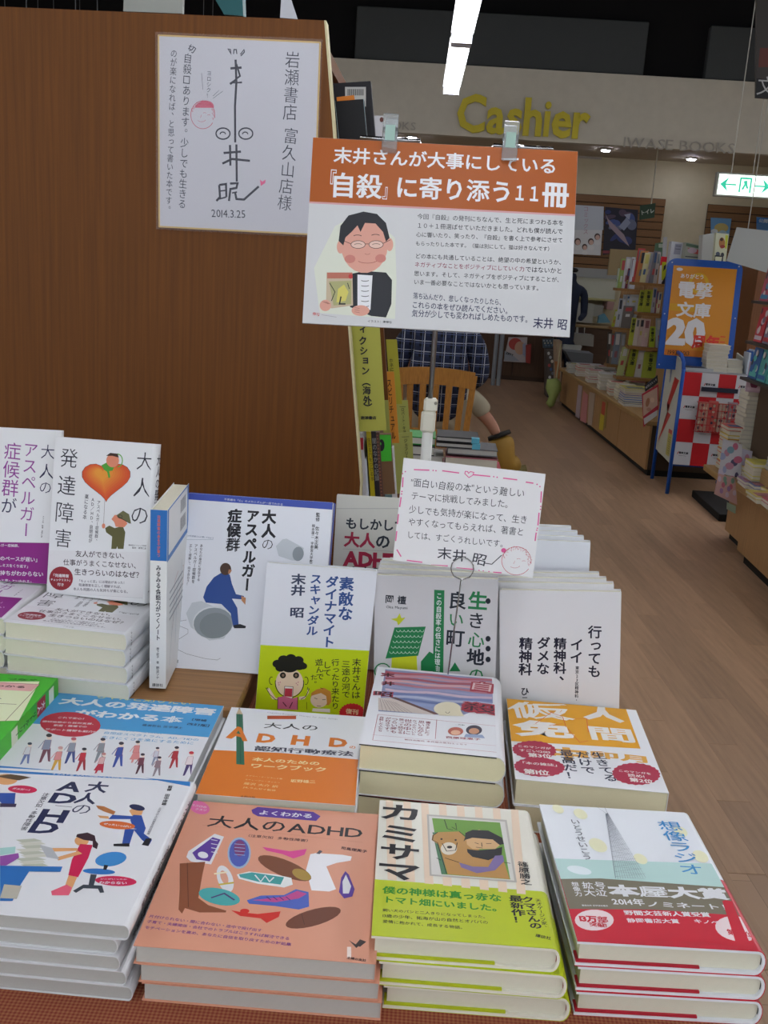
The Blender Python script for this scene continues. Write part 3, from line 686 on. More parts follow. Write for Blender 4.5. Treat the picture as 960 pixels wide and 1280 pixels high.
# ---- orange workbook
def art_orange(p):
    OR = 0xd8761e
    p.poly([(232, 285), (560, 300), (915, 330), (905, 700), (100, 700), (130, 520)], OR)
    p.up().row('Cognitive-Behavioral Therapy for Adult ADHD', (495, 112), (820, 145), 0x909098, 1, 0).rect(495, 128, 628, 144, 0xb04a28)
    p.row('大人の', (478, 172), (735, 185), BK, .72, .008)
    for ch, x in (('D', 490), ('H', 648), ('D', 822)): p.row(ch, (x - 40, 228 + (x - 490) * .06), (x + 42, 234 + (x - 490) * .06), OR, 1.0, .05)
    p.row('の', (872, 272), (905, 275), OR, 1, .02).row('認知行動療法', (435, 278), (895, 305), 0x3a3a4c, .65, .03)
    CR = 0xe8d4a0
    p.row('本人のための', (425, 328), (740, 350), CR, .7, .03).row('ワークブック', (415, 358), (772, 378), CR, .75, .03).row('坂野雄二', (602, 428), (718, 434), CR, 1, .02)
    for k, t in enumerate(('メアリー・V・ソランド著', 'スティーブン・オットー', '藤沢 大介 訳', 'J.R.ラムゼイ監修')): p.row(t, (395 - k * 4, 404 + k * 18), (565 - k * 10, 420 + k * 18), CR, .8, 0)
    p.row('金剛出版', (370, 500), (440, 506), 0x6a3a10, 1)
    p.line([(125, 478), (300, 492), (700, 530)], .001, OR)
    # pencil and big A
    p.up().poly([(352, 118), (382, 120), (390, 355), (352, 352)], 0x2e6a50).poly([(352, 120), (366, 90), (382, 122)], 0xc8b090).poly([(363, 98), (366, 88), (371, 98)], BK); p.up().line([(368, 120), (372, 350)], .5, 0x1e4a38)
    p.poly([(302, 230), (358, 178), (374, 182), (404, 246), (382, 246), (374, 228), (350, 222), (330, 235)], OR); p.up().poly([(362, 196), (372, 214), (352, 210)], 0x2e6a50)
d = 'white and orange softcover workbook with green pencil, second row'
M = Mz(-.116, .918, TZ + 3 * .0133, .02)
b = book(d + ', top of its stack', .149, .186, .013, M, art=art_orange, crop=KO, group='orange workbooks')
restack(b, 4, .013, M, d, xs=[.001, .001, 0])

# ---- thick white book with a red and blue landscape
def art_jis(p):
    RD = 0xa83848
    p.poly([(190, 30), (800, 85), (805, 225), (640, 290), (480, 290), (150, 270)], 0x8a94b8); p.up()
    for k in range(11):                       # wavy strokes of sky and water
        c = (0xb86070, 0xc8909a, 0xa85868, 0xd0a4a8, 0xb87888, 0x9a9cc0, 0xc8b0c0, 0x7480b0, 0xa8b0c8, 0x6878a8, 0x8a98c0)[k]; y = 38 + k * 17
        top = [(190 + i * 61, y + i * 5.2 + 4 * sin(i * 1.1 + k)) for i in range(11)]; bot = [(x, yy + 13) for x, yy in reversed(top)]; p.poly(top + bot, c)
    p.up(2).poly([(150, 195), (220, 195), (480, 285), (470, 292), (330, 280), (150, 265)], 0xc8bcb4).poly([(215, 190), (250, 192), (500, 288), (470, 290)], 0x6a4a48)
    for k in range(8): p.line([(160 + k * 12, 200 + k * 3), (175 + k * 24, 268 + k * 2)], .3, 0x6a5a58)
    p.up().ell(545, 258, 78, 40, 0xd8d0b4).poly([(470, 262), (620, 268), (640, 300), (500, 296)], 0xd8d0b4); p.up().arc(546, 272, 12, 12, .5, BK, .2, 2.9).line([(430, 168), (395, 176)], .4, 0x9090a0)
    for ch, y in (('末', 62), ('井', 112)): p.row(ch, (165 + (0 if y < 90 else 2), y - 3), (245, y + 3), RD, .75, .05)
    p.row('昭', (118, 168), (240, 178), RD, .6, .05).up().row('末', (168, 61), (244, 66), 0x341c28, .72, .012).row('井', (168, 111), (244, 116), 0x341c28, .72, .012).row('昭', (124, 167), (236, 178), 0x341c28, .58, .012)
    for sx, sy in ((-5, -4), (5, -4), (-5, 4), (5, 4)): p.row('自', (664 + sx, 122 + sy), (822 + sx, 142 + sy), RD, .85, .04).row('殺', (630 + sx, 242 + sy), (840 + sx, 268 + sy), RD, .62, .04)
    p.row('自', (664, 120), (818, 141), 0xe0c8c8, .8, .0).row('殺', (632, 242), (838, 268), 0x341c28, .6, .0)
    p.line([(148, 288), (825, 355), (830, 505), (118, 435)], .5, 0xb04858, True).line([(118, 405), (828, 468)], .3, 0xb04858).line([(484, 318), (476, 428)], .5, 0xb04858)
    for k, t in enumerate(('自殺した人たち', 'が好きです。', 'つらい時も', '笑って話せる', '世の中に', 'なったらいいと', '思いながら', '書きました。')): p.col(t, (170 + k * 38, 300 + k * 4), (160 + k * 38, 388 + k * 4), 0x8a3848, 1, .01)
    p.ell(592, 385, 44, 24, 0xb05848).ell(592, 392, 28, 14, 0xe0b090).ell(697, 378, 46, 28, 0x383040).poly([(650, 400), (745, 405), (760, 425), (640, 418)], 0x90a0c0); p.up().ell(697, 384, 30, 17, 0xc89070).ell(592, 392, 27, 13, 0xe0b090)
    p.row('西原理恵子', (535, 418), (735, 432), 0xa03848, .7, .02).row('…共感！', (590, 345), (655, 352), BK, .9).row('朝日出版社 末井昭の新刊エッセイ', (300, 432), (660, 462), 0x8a3848, .8)
d = 'thick white book with red and blue wavy picture, third row'
M = Mz(.033, .984, TZ + 2 * .0279, -.038)
b = book(d + ', top of its stack', .145, .194, .0277, M, art=art_jis, crop=KJ, pages=0xe8e2bc, r=.010, flyleaf=0x202024, group='white picture books')
restack(b, 3, .0277, M, d, xs=[.001, -.002])
for o in bpy.data.objects:
    if o.get('label', '') == d + ', third from top in stack':
        for ch in o.children:
            if ch.name.startswith('cover'): ch.data = ch.data.copy(); ch.data.materials[0] = mat(0x8a2c30, .35, '', 'cover_paper'); ch['label'] = 'dark red cover'

# ---- yellow-orange book with red seals
def art_ningen(p):
    OR = 0xe0a020
    p.poly([(460, 98), (820, 118), (868, 248), (484, 225)], OR)
    W2 = 0xe2e0dc
    p.up().row('仮', (478, 132), (665, 142), W2, .62, .05).row('人', (702, 140), (812, 152), W2, .85, .06).row('免', (500, 186), (668, 196), W2, .62, .05).row('間', (710, 200), (855, 212), W2, .66, .028).row('中', (590, 258), (720, 268), 0xd8a040, .6, .05)
    p.row('卯月', (715, 262), (900, 282), 0xd8a040, .5, .04)
    for a in ([(600, 140), (640, 155), (650, 185)], [(670, 160), (710, 160), (715, 200)], [(600, 180), (640, 175)], [(655, 190), (690, 230), (715, 225)], [(610, 140), (560, 175)]): p.line(a, .8, 0xd86030)
    RD = 0xa82444
    p.up().ell(557, 252, 62, 26, RD, .05, 44, star=.06).ell(572, 302, 72, 27, RD, .05, 44, star=.06).ell(855, 322, 68, 31, RD, .05, 44, star=.06)
    p.up().row('このマンガが', (508, 240), (606, 248), W2, .9, .02).row('すごい!2013', (512, 252), (604, 259), W2, .9, .02).row('第3位', (538, 266), (608, 271), W2, .9, .03)
    p.row('「本の雑誌」', (510, 288), (636, 298), W2, .85, .02).row('第1位', (525, 314), (602, 320), W2, .9, .03).row('このマンガを', (802, 312), (900, 322), W2, .85, .02).row('読め!', (830, 325), (880, 330), W2, .9, .02).row('第2位', (835, 338), (905, 345), W2, .9, .03)
    p.col('生きてる', (740, 258), (785, 345), 0x1c2440, 1.0, .02).col('だけで', (696, 256), (718, 322), 0x1c2440, .95, .02).col('最高だ！', (648, 250), (672, 338), 0x1c2440, .95, .02)
d = 'yellow-orange book with white title and dark red seals, third row'
M = Mz(.190, .988, TZ + .0283, -.02)
b = book(d + ', top of its stack', .15, .188, .028, M, art=art_ningen, crop=K3, pages=0xe4debc, group='orange seal books')
restack(b, 2, .028, M, d, xs=[.0])

# ---- left pile of four with a copy standing on it
def fig_boy(p, k=1):
    SK = 0xd8866a
    # heart balloon, boy and man with hat
    pts = []
    for i in range(30):
        t = 2 * pi * i / 30; x = 16 * sin(t) ** 3; y = 13 * cos(t) - 5 * cos(2 * t) - 2 * cos(3 * t) - cos(4 * t); pts.append((500 + x * 7.1, 262 - y * 6.2))
    p.poly([(500 + (x - 500) * 1.02, 262 + (y - 262) * 1.02) for x, y in pts], 0x4a2c18)
    for k in range(9):
        f = 1 - k * .085; p.poly([(500 - k * 2 + (x - 500) * f, 262 - k * 3.2 + (y - 262) * f) for x, y in pts], (0xcc4c24, 0xce5426, 0xd05c28, 0xd2652a, 0xd46e2c, 0xd6772e, 0xd88030, 0xda8932, 0xdc9234)[k])
    p.line([(494, 352), (488, 470)], .35, 0x4a2c18).arc(555, 172, 22, 30, 1.2, 0x5aa838, -2, 1.6)
    p.poly([(478, 195), (505, 180), (540, 200), (530, 220), (515, 222), (520, 250), (512, 256), (505, 225), (490, 215)], 0x4a9a34).up().ell(531, 172, 30, 32, SK).poly([(500, 150), (520, 136), (555, 140), (560, 158), (530, 150)], 0x3a241c)
    p.poly([(495, 490), (515, 478), (540, 490), (578, 480), (590, 510), (582, 588), (555, 588), (552, 575), (548, 588), (524, 588), (528, 530), (500, 510)], 0x5c5a34).poly([(525, 448), (540, 428), (580, 430), (600, 470), (585, 486), (545, 484), (538, 462)], SK); p.up().poly([(548, 430), (580, 408), (608, 425), (618, 470), (600, 460), (555, 440)], 0x6a6a48).ell(488, 480, 8, 12, SK)
    p.line([(555, 435), (612, 468)], .7, 0x20200c).arc(566, 436, 10, 8, .5, BK)
def art_A(p):
    n2 = 0x2a2a38
    for ch, a, b_ in (('大', (684, 130), (680, 222)), ('人', (672, 250), (668, 350)), ('の', (660, 378), (655, 480)), ('発', (328, 112), (322, 210)), ('達', (318, 240), (310, 340)), ('障', (308, 365), (300, 470)), ('害', (300, 492), (294, 585))): p.col(ch, a, b_, n2, 1.0, -.006)
    fig_boy(p)
    for k, t in enumerate(('アスペルガー症候群、', 'AD／HD、自閉症が', '楽になる本')): p.col(t, (466 - k * 28, (360, 345, 330)[k]), (452 - k * 27, (558, 560, 450)[k]), 0x3a3a48, .9)
    p.row('精神科クリニック院長', (605, 570), (690, 574), n2, .8).row('監修・星野仁彦', (622, 582), (690, 586), n2, .9)
    p.poly([(205, 592), (700, 605), (690, 820), (202, 798)], 0xd8d8dc).up().row('友人ができない、', (355, 610), (605, 622), 0x3c2c38, .95, .01).row('仕事がうまくこなせない、', (298, 650), (660, 668), 0x3c2c38, .95, .01).row('生きつらいのはなぜ？', (350, 695), (672, 712), 0x3c2c38, .95, .015)
    p.ell(288, 727, 56, 56, 0x8a2430).row('「ちょっと変」には理由があった！', (365, 738), (595, 748), 0x504858, .9).row('発達障害を正しく理解すれば、', (370, 757), (580, 768), 0x504858, .9).row('本人も周囲の人も気持ちが楽になる。', (345, 776), (612, 790), 0x504858, .9)
    p.up().row('「発達障害', (242, 712), (325, 716), WHITE, .9, .02).row('チェックリスト」', (238, 732), (338, 736), WHITE, .9, .02).row('付き', (270, 754), (302, 757), WHITE, .9).line([(203, 798), (690, 822)], .3, 0xa0a0a8).row('ナツメ社', (440, 826), (485, 829), n2, .9)
def sp_A(p): p.col('大人の発達障害', (p.W / 2, p.H - 12), (p.W / 2, 80), 0x2a2a38, .75).row('ナツメ社', (1, 14), (p.W - 1, 14), BK)
# the standing copy
dA = 'white softcover with heart balloon and hatted man'
tA = .0175
MA = Mstand(-.377, 1.106, 1.0895, -.20, .19, .036, .188, tA)
book(dA + ', standing on its own stack', .132, .188, tA, MA, art=art_A, crop=KA, spine_art=sp_A, group='heart balloon books', r=.005)
def art_A2(p):                          # the same print seen on a lying copy: own millimetre coordinates
    q = Print(p.W, p.H, [(298, 60), (745, 80), (690, 860), (200, 835)]); p.T = q.T; art_A(p)
M = Mz(-.373, 1.104, RT + .001 + 3 * .0197, -.07)
b = book(dA + ', lying, top of its stack', .142, .188, .0193, M, art=art_A2, crop=KA, spine_art=sp_A, group='heart balloon books', r=.004)
restack(b, 4, .0193, M, 'white heart balloon softcover in the left pile', xs=[-.001, .001, .002])
for k in range(1, 4): pass

# ---- purple banded pile and standing copy at the left edge
def art_P(p):
    n2 = 0x2a2a50; PU = 0x8a3a90
    for ch, a, b_ in (('大', (226, 95), (224, 168)), ('人', (220, 185), (218, 262)), ('の', (216, 265), (212, 332))): p.col(ch, a, b_, n2, 1, -.006)
    p.col('アスペルガー', (147, 85), (120, 535), PU, 1, .0).col('症候群', (62, 85), (45, 345), PU, 1, .0).col('が', (43, 345), (40, 425), n2, 1, .0)
    p.col('ナツメ社 監修 星野仁彦', (205, 432), (196, 535), BK, .9)
    MG = 0x86207e
    p.poly([(-500, 535), (240, 560), (230, 850), (-500, 830)], MG).up().row('アスペルガー症候群、', (-60, 568), (100, 574), WHITE, .9)
    for k, (t, x0, x1, y) in enumerate((('のペースが遅い」', 0, 190, 636), ('しミスをくり返す」', -6, 142, 668), ('気持ちがわからない', -25, 205, 704), ('っと変」といわれる」', -12, 158, 740), ('らい」のはなぜ？', -5, 215, 776))): p.row(t, (x0, y - 4), (x1, y + 4), WHITE, .95, .015)
dP = 'white softcover with purple band and purple lettering'
M = Mstand(-.502, 1.140, 1.0895, -.06, .16, .03, .188, .0175)
book(dP + ', standing on its own stack', .132, .188, .0175, M, art=art_P, crop=KA, group='purple band books', r=.005)
def art_P2(p):
    q = Print(p.W, p.H, [(-160, 60), (290, 80), (235, 860), (-255, 835)]); p.T = q.T; art_P(p)
M = Mz(-.519, 1.118, RT + .001 + 3 * .0197, .0)
b = book(dP + ', lying, top of its stack', .135, .188, .0193, M, art=art_P2, crop=KA, group='purple band books', r=.004)
restack(b, 4, .0193, M, 'purple lettered white softcover in the leftmost pile', xs=[.001, -.001, .002])

# ---- book standing edge-on
def sp_K(p):
    p.rect(0, 152, p.W, 210, 0x2c6cb4).up().col('発達障害のある子が育つ', (p.W / 2, 204), (p.W / 2, 156), 0xd06848, .8, .02).col('みるみる会話力がつくノート', (p.W / 2, 147), (p.W / 2, 58), 0x2a2a38, .82, .03).col('柳下記子 著', (p.W / 2, 50), (p.W / 2, 30), 0x2a2a38, .9, .02).col('野波ツナ', (p.W / 2, 27), (p.W / 2, 11), 0x2a2a38, .9, .02).row('講談社', (3, 4), (p.W - 3, 4), 0x2a2a38, 1, .02)
tK = .0185
MK = Matrix.Translation((-.288, 1.105, RT + .109)) @ Matrix.Rotation(.07, 4, 'Z') @ Matrix(((0, 0, -1, tK / 2), (-1, 0, 0, 0), (0, 1, 0, 0), (0, 0, 0, 1)))
b = book('white and blue book standing edge-on showing its spine', .135, .21, tK, MK, cover=0xdadcdc, pages=0xd8d4c0, spine_art=sp_K)
p = Print(133, 210)                    # back cover towards the right
p.rect(0, 150, 133, 210, 0x2c6cb4).up().rect(8, 156, 124, 208, 0xdadcdc).up()
for y in (164, 186):
    for k in range(14): p.rect(78 + k * 2.6, y, 78 + k * 2.6 + (1.6 if k % 3 else .9), y + 16, BK)
for k in range(6): p.line([(20 + k * 17, 20 + (k * 37) % 60), (34 + k * 14, 60 + (k * 53) % 70), (60 + k * 8, 90 + (k * 29) % 40)], .8, (0x5a7a90, 0xb06060)[k % 2])
for k in range(5): p.rect(16, 108 - k * 8, 100, 110 - k * 8, 0x808890)
p.ob('back_print', b, Matrix(((-1, 0, 0, .0665), (0, 1, 0, -.105), (0, 0, -1, 0), (0, 0, 0, 1))))

# ---- white book with the man on the paper cup
def art_B(p):
    p.poly([(100, 60), (760, 110), (760, 175), (100, 128)], 0x3f52a8).up().row('不思議な「心」のメカニズムが一目でわかる', (300, 132), (522, 152), 0xc8ccd8, .8)
    p.col('大人', (470, 172), (466, 278), BK, 1, .045).col('の', (465, 276), (462, 325), BK, 1, -.008).col('アスペルガー', (410, 170), (384, 478), BK, .95, .045).col('症候群', (342, 168), (332, 330), BK, .98, .045)
    p.col('監修 佐々木正美', (653, 182), (645, 320), BK, .9, .02).col('梅永雄二 宇都宮大学教授', (636, 225), (625, 385), BK, .9, .015)
    p.poly([(142, 250), (160, 250), (152, 272)], 0x30508a).row('心のお医者さんに聞いてみよう', (158, 268), (262, 278), 0x60708a, .9).rect(148, 283, 260, 284, 0x8090a0)
    for k, t in enumerate(('あなたの身近に存在する', 'アスペルガー症候群を', '正しく理解し、向き合おう！')): p.col(t, (216 - k * 20, 300), (204 - k * 20, 440 + k * 8), 0x333340, .9)
    p.row('講談社', (95, 736), (130, 740), BK, 1, .03)
    G1, G2, G3 = 0xc0c6cc, 0x8c949a, 0xa8b0b6
    # small lying cup
    p.poly([(495, 308), (520, 282), (535, 280), (600, 315), (585, 362), (555, 362), (505, 345)], G1).up().ell(578, 337, 21, 27, G2, .15).up()
    # big cup
    p.poly([(158, 560), (180, 520), (215, 514), (320, 560), (335, 600), (300, 655), (245, 662), (175, 612)], G1); p.up().ell(260, 595, 78, 62, 0xd2d6da, -.1); p.up().ell(260, 597, 74, 58, G2, -.1); p.up().ell(268, 606, 60, 48, 0x7e868a, -.1)
    p.line([(160, 585), (130, 590), (128, 605), (165, 620), (165, 635), (110, 670), (115, 690), (160, 712), (230, 730), (275, 735), (287, 728)], .35, 0x505058)
    # seated man
    SB = 0x2c4c90
    p.up().poly([(222, 500), (235, 460), (262, 425), (295, 405), (322, 415), (330, 450), (345, 488), (375, 495), (372, 508), (330, 505), (350, 540), (355, 605), (335, 612), (325, 560), (290, 525), (232, 520)], SB)
    p.up().ell(306, 394, 21, 23, 0x4a3428).poly([(318, 395), (330, 398), (322, 412), (315, 410)], 0xb07a58).poly([(365, 495), (382, 502), (380, 528), (366, 512)], 0xb88058).poly([(335, 605), (360, 600), (383, 608), (380, 616), (338, 616)], BK)
M = Mstand(-.2035, 1.106, RT + .001, -.012, .371, .011, .2135, .012)
b = book('white book with blue-suited man seated on a paper cup, leaning', .1955, .2135, .012, M, art=art_B, crop=KB, cover=0xdcdfe6)
# ---- copies of it right behind
p_desc = 'blue topped white book leaning directly behind the paper cup book'
book(p_desc, .182, .210, .012, Mstand(-.197, 1.1215, RT + .001, .0, .371, .0, .210, .012), cover=0x3f52a8)

# ---- white and lime book with cartoon boy
def toon_boy(p):
    SK = 0xe0c8b0; K = 0x14140c
    p.ell(330, 870, 92, 96, SK); p.line([(330 + 92 * cos(t / 10 * 2 * pi), 870 + 96 * sin(t / 10 * 2 * pi)) for t in range(11)], .01, SK)
    p.arc(330, 870, 95, 100, .9, K, -.15, pi + .15).arc(210, 858, 14, 25, .8, K, 1.2, 5.2).arc(440, 858, 14, 25, .8, K, -2.2, 2.0).up()
    for a in ((250, 740, 34), (290, 712, 36), (340, 704, 36), (390, 716, 34), (420, 755, 28), (330, 742, 70), (270, 765, 35), (395, 750, 40)): p.ell(a[0], a[1] + 5, a[2], a[2] * .8, K)
    p.ell(286, 822, 20, 20, K).ell(374, 822, 20, 20, K); p.up().ell(287, 822, 9, 10, 0x806858).ell(374, 822, 9, 10, 0x806858)
    p.poly([(298, 895), (354, 898), (350, 976), (292, 970)], 0xe8e0dc).up().poly([(300, 908), (350, 910), (346, 966), (296, 962)], 0xb83848).line([(298, 895), (354, 898), (350, 976), (292, 970)], .6, K, True)
    p.L -= 2
    for x, y in ((256, 872), (268, 868), (260, 885), (375, 875), (388, 868), (384, 885)): p.ell(x, y, 4, 4, 0xc07088)
    p.poly([(178, 912), (195, 905), (240, 975), (262, 965), (255, 985), (215, 980)], SK).poly([(455, 908), (440, 960), (395, 965), (395, 985), (430, 980), (460, 935)], SK)
    p.line([(172, 905), (200, 950), (238, 985), (265, 985)], .7, K).line([(462, 910), (440, 960), (405, 982)], .7, K).line([(172, 905), (190, 915), (182, 900)], .6, K).line([(462, 910), (448, 915), (452, 900)], .6, K)
    p.poly([(252, 968), (292, 960), (350, 976), (385, 966), (384, 1052), (250, 1045)], 0xc86888).up().line([(252, 968), (250, 1045)], .7, K).line([(385, 966), (384, 1052)], .7, K).line([(285, 1000), (310, 1030)], 1, 0x4a1828).line([(350, 1000), (330, 1040)], 1, 0x4a1828)
    # girl with orange hair
    p.poly([(470, 1000), (475, 940), (510, 915), (560, 905), (605, 930), (610, 1000), (590, 1022), (480, 1010)], 0xc88838).up().ell(528, 985, 58, 52, SK); p.up().poly([(470, 960), (500, 930), (560, 915), (600, 940), (605, 990), (580, 1010), (575, 960), (540, 940)], 0xc88838)
    p.line([(495, 972), (515, 980)], .6, K).line([(548, 985), (572, 982)], .6, K).line([(512, 1025), (540, 1028)], .5, K).line([(535, 905), (555, 912)], .5, K).poly([(485, 1042), (600, 1046), (600, 1070), (480, 1062)], 0xe0d8d0).line([(445, 1000), (445, 1050)], .5, K)
def art_C(p):
    p.poly([(80, 615), (1000, 668), (1000, 1200), (0, 1200)], 0xb8cc10)
    BL = 0x2a4a86
    p.col('素敵な', (712, 165), (700, 460), BL, 1, .03).col('ダイナマイト', (615, 160), (588, 640), BL, 1.05, .03).col('スキャンダル', (510, 145), (478, 560), BL, 1.1, .03).col('末井 昭', (392, 145), (378, 440), 0x343e58, 1.3, .03)
    p.up()
    for t, a, b_ in (('末井さんは', (778, 708), (772, 980)), ('三途の河で', (706, 722), (706, 975)), ('行ったり来たり', (636, 712), (636, 1050)), ('して', (580, 728), (582, 830)), ('遊んで', (525, 712), (535, 855)), ('た。', (490, 815), (500, 895))): p.col(t, a, b_, BK, 1.1, .01, .08)
    toon_boy(p); p.up()
    p.ell(748, 1072, 82, 60, 0xc02830, 0, 48, star=.09); p.up().row('復刊', (705, 1060), (790, 1068), 0xe0c8a0, .9, .03)
M = Mstand(-.1135, 1.083, TZ + .012, .12, .08, -.04, .184, .011)
book('white book with lime yellow lower half and shouting cartoon boy', .128, .184, .011, M, art=art_C, crop=KC, r=.0008, cover=0xd4d8e0)

# ---- town book, four copies one behind the other
def art_D(p):
    GN = 0x1f7a48; n2 = 0x1c2430
    p.row('岡 檀', (88, 504), (164, 510), n2, 1, .02).row('Oka Mayumi', (92, 532), (168, 536), n2, .9)
    p.col('生', (418, 478), (414, 545), GN, 1, .03).col('き', (412, 550), (408, 612), n2, 1, .01).col('心', (412, 620), (408, 678), GN, 1, .01).col('地', (410, 680), (406, 740), n2, 1, .03).col('の', (412, 745), (408, 800), GN, 1, .01)
    p.col('良', (345, 478), (341, 542), n2, 1, .02).col('い', (340, 550), (338, 605), GN, 1, .01).col('町', (338, 610), (334, 675), n2, 1, .02)
    for y in (512, 645, 680, 718): p.ell(452, y, 9, 10, n2)
    p.poly([(262, 472), (298, 474), (292, 900), (255, 900)], GN).up().col('この自殺率の低さには理由がある', (280, 482), (270, 830), WHITE, .85, .015)
    p.L -= 1
    YL = 0xc0c828
    p.poly([(108, 575), (130, 572), (140, 555), (146, 572), (160, 570), (150, 582), (135, 598), (130, 584)], YL)
    p.poly([(122, 605), (232, 602), (205, 705), (90, 715)], GN).poly([(112, 712), (200, 705), (205, 800), (108, 800)], YL); p.up()
    for r_ in range(5):
        for c_ in range(7): p.arc(135 + c_ * 14 - r_ * 6, 612 + r_ * 19, 7, 9, .5, 0xc8dccc, .2, 2.9, 5)
    p.poly([(215, 725), (245, 690), (262, 700), (268, 760), (215, 760)], GN).arc(80, 760, 28, 28, 1.5, GN).poly([(335, 728), (355, 760), (315, 760)], GN); p.L -= 1
fd = 'grey-white book with green tiled house'
for k in range(4):
    M = Mstand(.035 + k * .001, 1.097 + k * .0165, TZ + .001 + k * .0005, -.06, .05, .059, .190 + (.0015 if k else 0), .0155)
    book(fd + (', front copy' if k == 0 else ', %s' % ('right behind the front copy', 'second behind the front copy', 'rearmost copy')[k - 1]), .144 if k == 0 else .143, .190 + .0015 * bool(k), .0155, M, art=art_D if k == 0 else None, crop=KP, cover=0xc8c8cc if k == 0 else 0xd0d0d2, group='green house books')

# ---- clinic guide, four copies
def art_E(p):
    n2 = 0x14142c
    p.col('行っても', (660, 650), (655, 1000), n2, 1, .022).col('イイ', (540, 735), (535, 905), n2, 1, .025).col('精神科、', (428, 730), (424, 1055), n2, 1, .03).col('ダメな', (318, 725), (312, 980), n2, 1, .025).col('精神科', (200, 728), (194, 985), n2, 1, .03).col('ひ', (194, 1060), (190, 1120), n2, .9, .02)
    p.col('東京23区精神科・', (542, 920), (536, 1160), n2, .9, .02).rect(176, 1128, 208, 1133, n2)
fe = 'plain off-white book with black vertical title'
for k in range(4):
    M = Mstand(.184 - k * .006, 1.087 + k * .0155, TZ + .001 + k * .0008, -.12, .05, .098, .188 + .003 * bool(k), .0145)
    book(fe + (', front copy' if k == 0 else ', %s' % ('right behind the front copy', 'second behind the front copy', 'rearmost copy')[k - 1]), .138, .188 + .003 * bool(k), .0145, M, art=art_E if k == 0 else None, crop=KE, cover=0xd2d2d6, group='off-white title books')
# ---- taller white books behind it
for k in range(4):
    M = Mstand(.150 - k * .006, 1.160 + k * .014, TZ + .001, -.1, .05, .06, .226 + (k * .002), .0125)
    b = book('tall plain white book standing behind the black title books, %s' % ('front copy', 'second copy', 'third copy', 'rear copy')[k], .140, .226 + k * .002, .0125, M, cover=0xd6dae2, group='tall plain white books')
    if k == 0:
        p = Print(140, 226); p.line([(84, 152), (86, 146), (88, 148)], .5, BK).line([(92, 153), (93, 148)], .5, BK).rect(92, 128, 112, 133, 0xe4e4e0).up().row('素敵な本', (94, 130.5), (110, 130.5), BK)
        p.ob('cover_print', b, Matrix.Translation((-.07, -.113, .0125)))
# ---- pale book with red title partly behind the card
def art_F(p):
    p.rect(717, 166, 1130, 168, 0xa8a8a8)
    p.row('もしかして、', (755, 222), (1030, 236), 0x28303c, 1, .03).row('大人の', (750, 282), (925, 292), 0x28303c, 1, .03).row('ADHD', (748, 352), (962, 364), 0xa82848, 1, .05).row('かも？', (768, 402), (900, 408), 0x28303c, 1, .03)
    p.up().row('大人', (750, 282), (867, 289), 0xa82848, 1, .035).line([(745, 318), (935, 328)], .3, 0x888890).line([(745, 382), (930, 394)], .3, 0x888890)
M = Mstand(-.035, 1.266, TZ + .001, .03, .12, .002, .236, .012)
book('pale grey book with red and black title behind the handwritten card', .152, .236, .012, M, art=art_F, crop=KB, cover=0xd0d0c8)
book('plain pale book standing just behind the red and black title book', .149, .233, .012, Mstand(-.038, 1.282, TZ + .001, .03, .12, .002, .233, .012), cover=0xd8d8d0)

# ---- handwritten card on a wire holder
def stamp(p, cx, cy, rx, ry, w=.5, c=0xb83048):
    p.arc(cx, cy, rx, ry, w * 1.6, c, .6, 6.5, 26)
    for k in range(60):
        t = -2.9 + k * .055; r0 = .72 + .26 * R.random(); p.line([(cx + rx * r0 * cos(t), cy + ry * r0 * sin(t)), (cx + rx * (r0 + .1) * cos(t + .04), cy + ry * (r0 + .1) * sin(t + .04))], w, c)
    p.arc(cx + rx * .15, cy - ry * .1, rx * .12, ry * .06, w, c, 3.3, 6.1, 5).arc(cx + rx * .5, cy + ry * .05, rx * .12, ry * .06, w, c, 3.3, 6.1, 5).arc(cx - rx * .1, cy + ry * .3, rx * .35, ry * .2, w, c, .3, 2.6, 6).line([(cx - rx * .1, cy), (cx - rx * .2, cy + ry * .22)], w, c)
def art_card(p):
    PK = 0xd85a98; n = 0x2a2c3a
    for k, (t, a, b_) in enumerate((('"面白い自殺の本"という難しい', (178, 92), (582, 132)), ('テーマに挑戦してみました。', (180, 140), (540, 172)), ('少しでも気持が楽になって、生き', (172, 188), (592, 226)), ('やすくなってもらえれば、著書と', (170, 232), (580, 268)), ('しては、すごくうれしいです。', (165, 278), (520, 312)))): p.row(t, a, b_, n, 1.12, .0, .1)
    p.row('末井 昭', (272, 342), (448, 366), n, .85, .008, .1).line([(440, 378), (465, 382), (500, 350)], .9, n)
    p.up()
    for seg in ([(190, 48), (245, 50)], [(290, 52), (350, 60)], [(400, 66), (460, 72)], [(505, 78), (555, 84)], [(152, 75), (150, 110)], [(145, 145), (140, 180)], [(136, 205), (132, 240)], [(130, 265), (126, 300)], [(130, 330), (145, 355)], [(165, 368), (220, 375)], [(250, 385), (310, 388)], [(340, 395), (400, 400)], [(470, 410), (500, 412)], [(640, 125), (638, 165)], [(632, 200), (628, 245)], [(622, 270), (618, 300)], [(585, 92), (612, 96)]): p.line(seg, 1.3, PK)
    for x, y in ((258, 51), (268, 52), (472, 73), (484, 75), (148, 125), (147, 134), (638, 178), (637, 188), (150, 62), (160, 55), (626, 255), (624, 262), (420, 404), (435, 406), (455, 408), (625, 100), (635, 108)): p.ell(x, y, 2.6, 2.6, PK)
    p.line([(383, 75), (370, 62), (372, 54), (380, 55), (383, 61), (390, 55), (402, 58), (398, 68), (383, 77)], .9, PK).ell(507, 333, 9, 8, PK)
    stamp(p, 552, 370, 52, 50, .32)
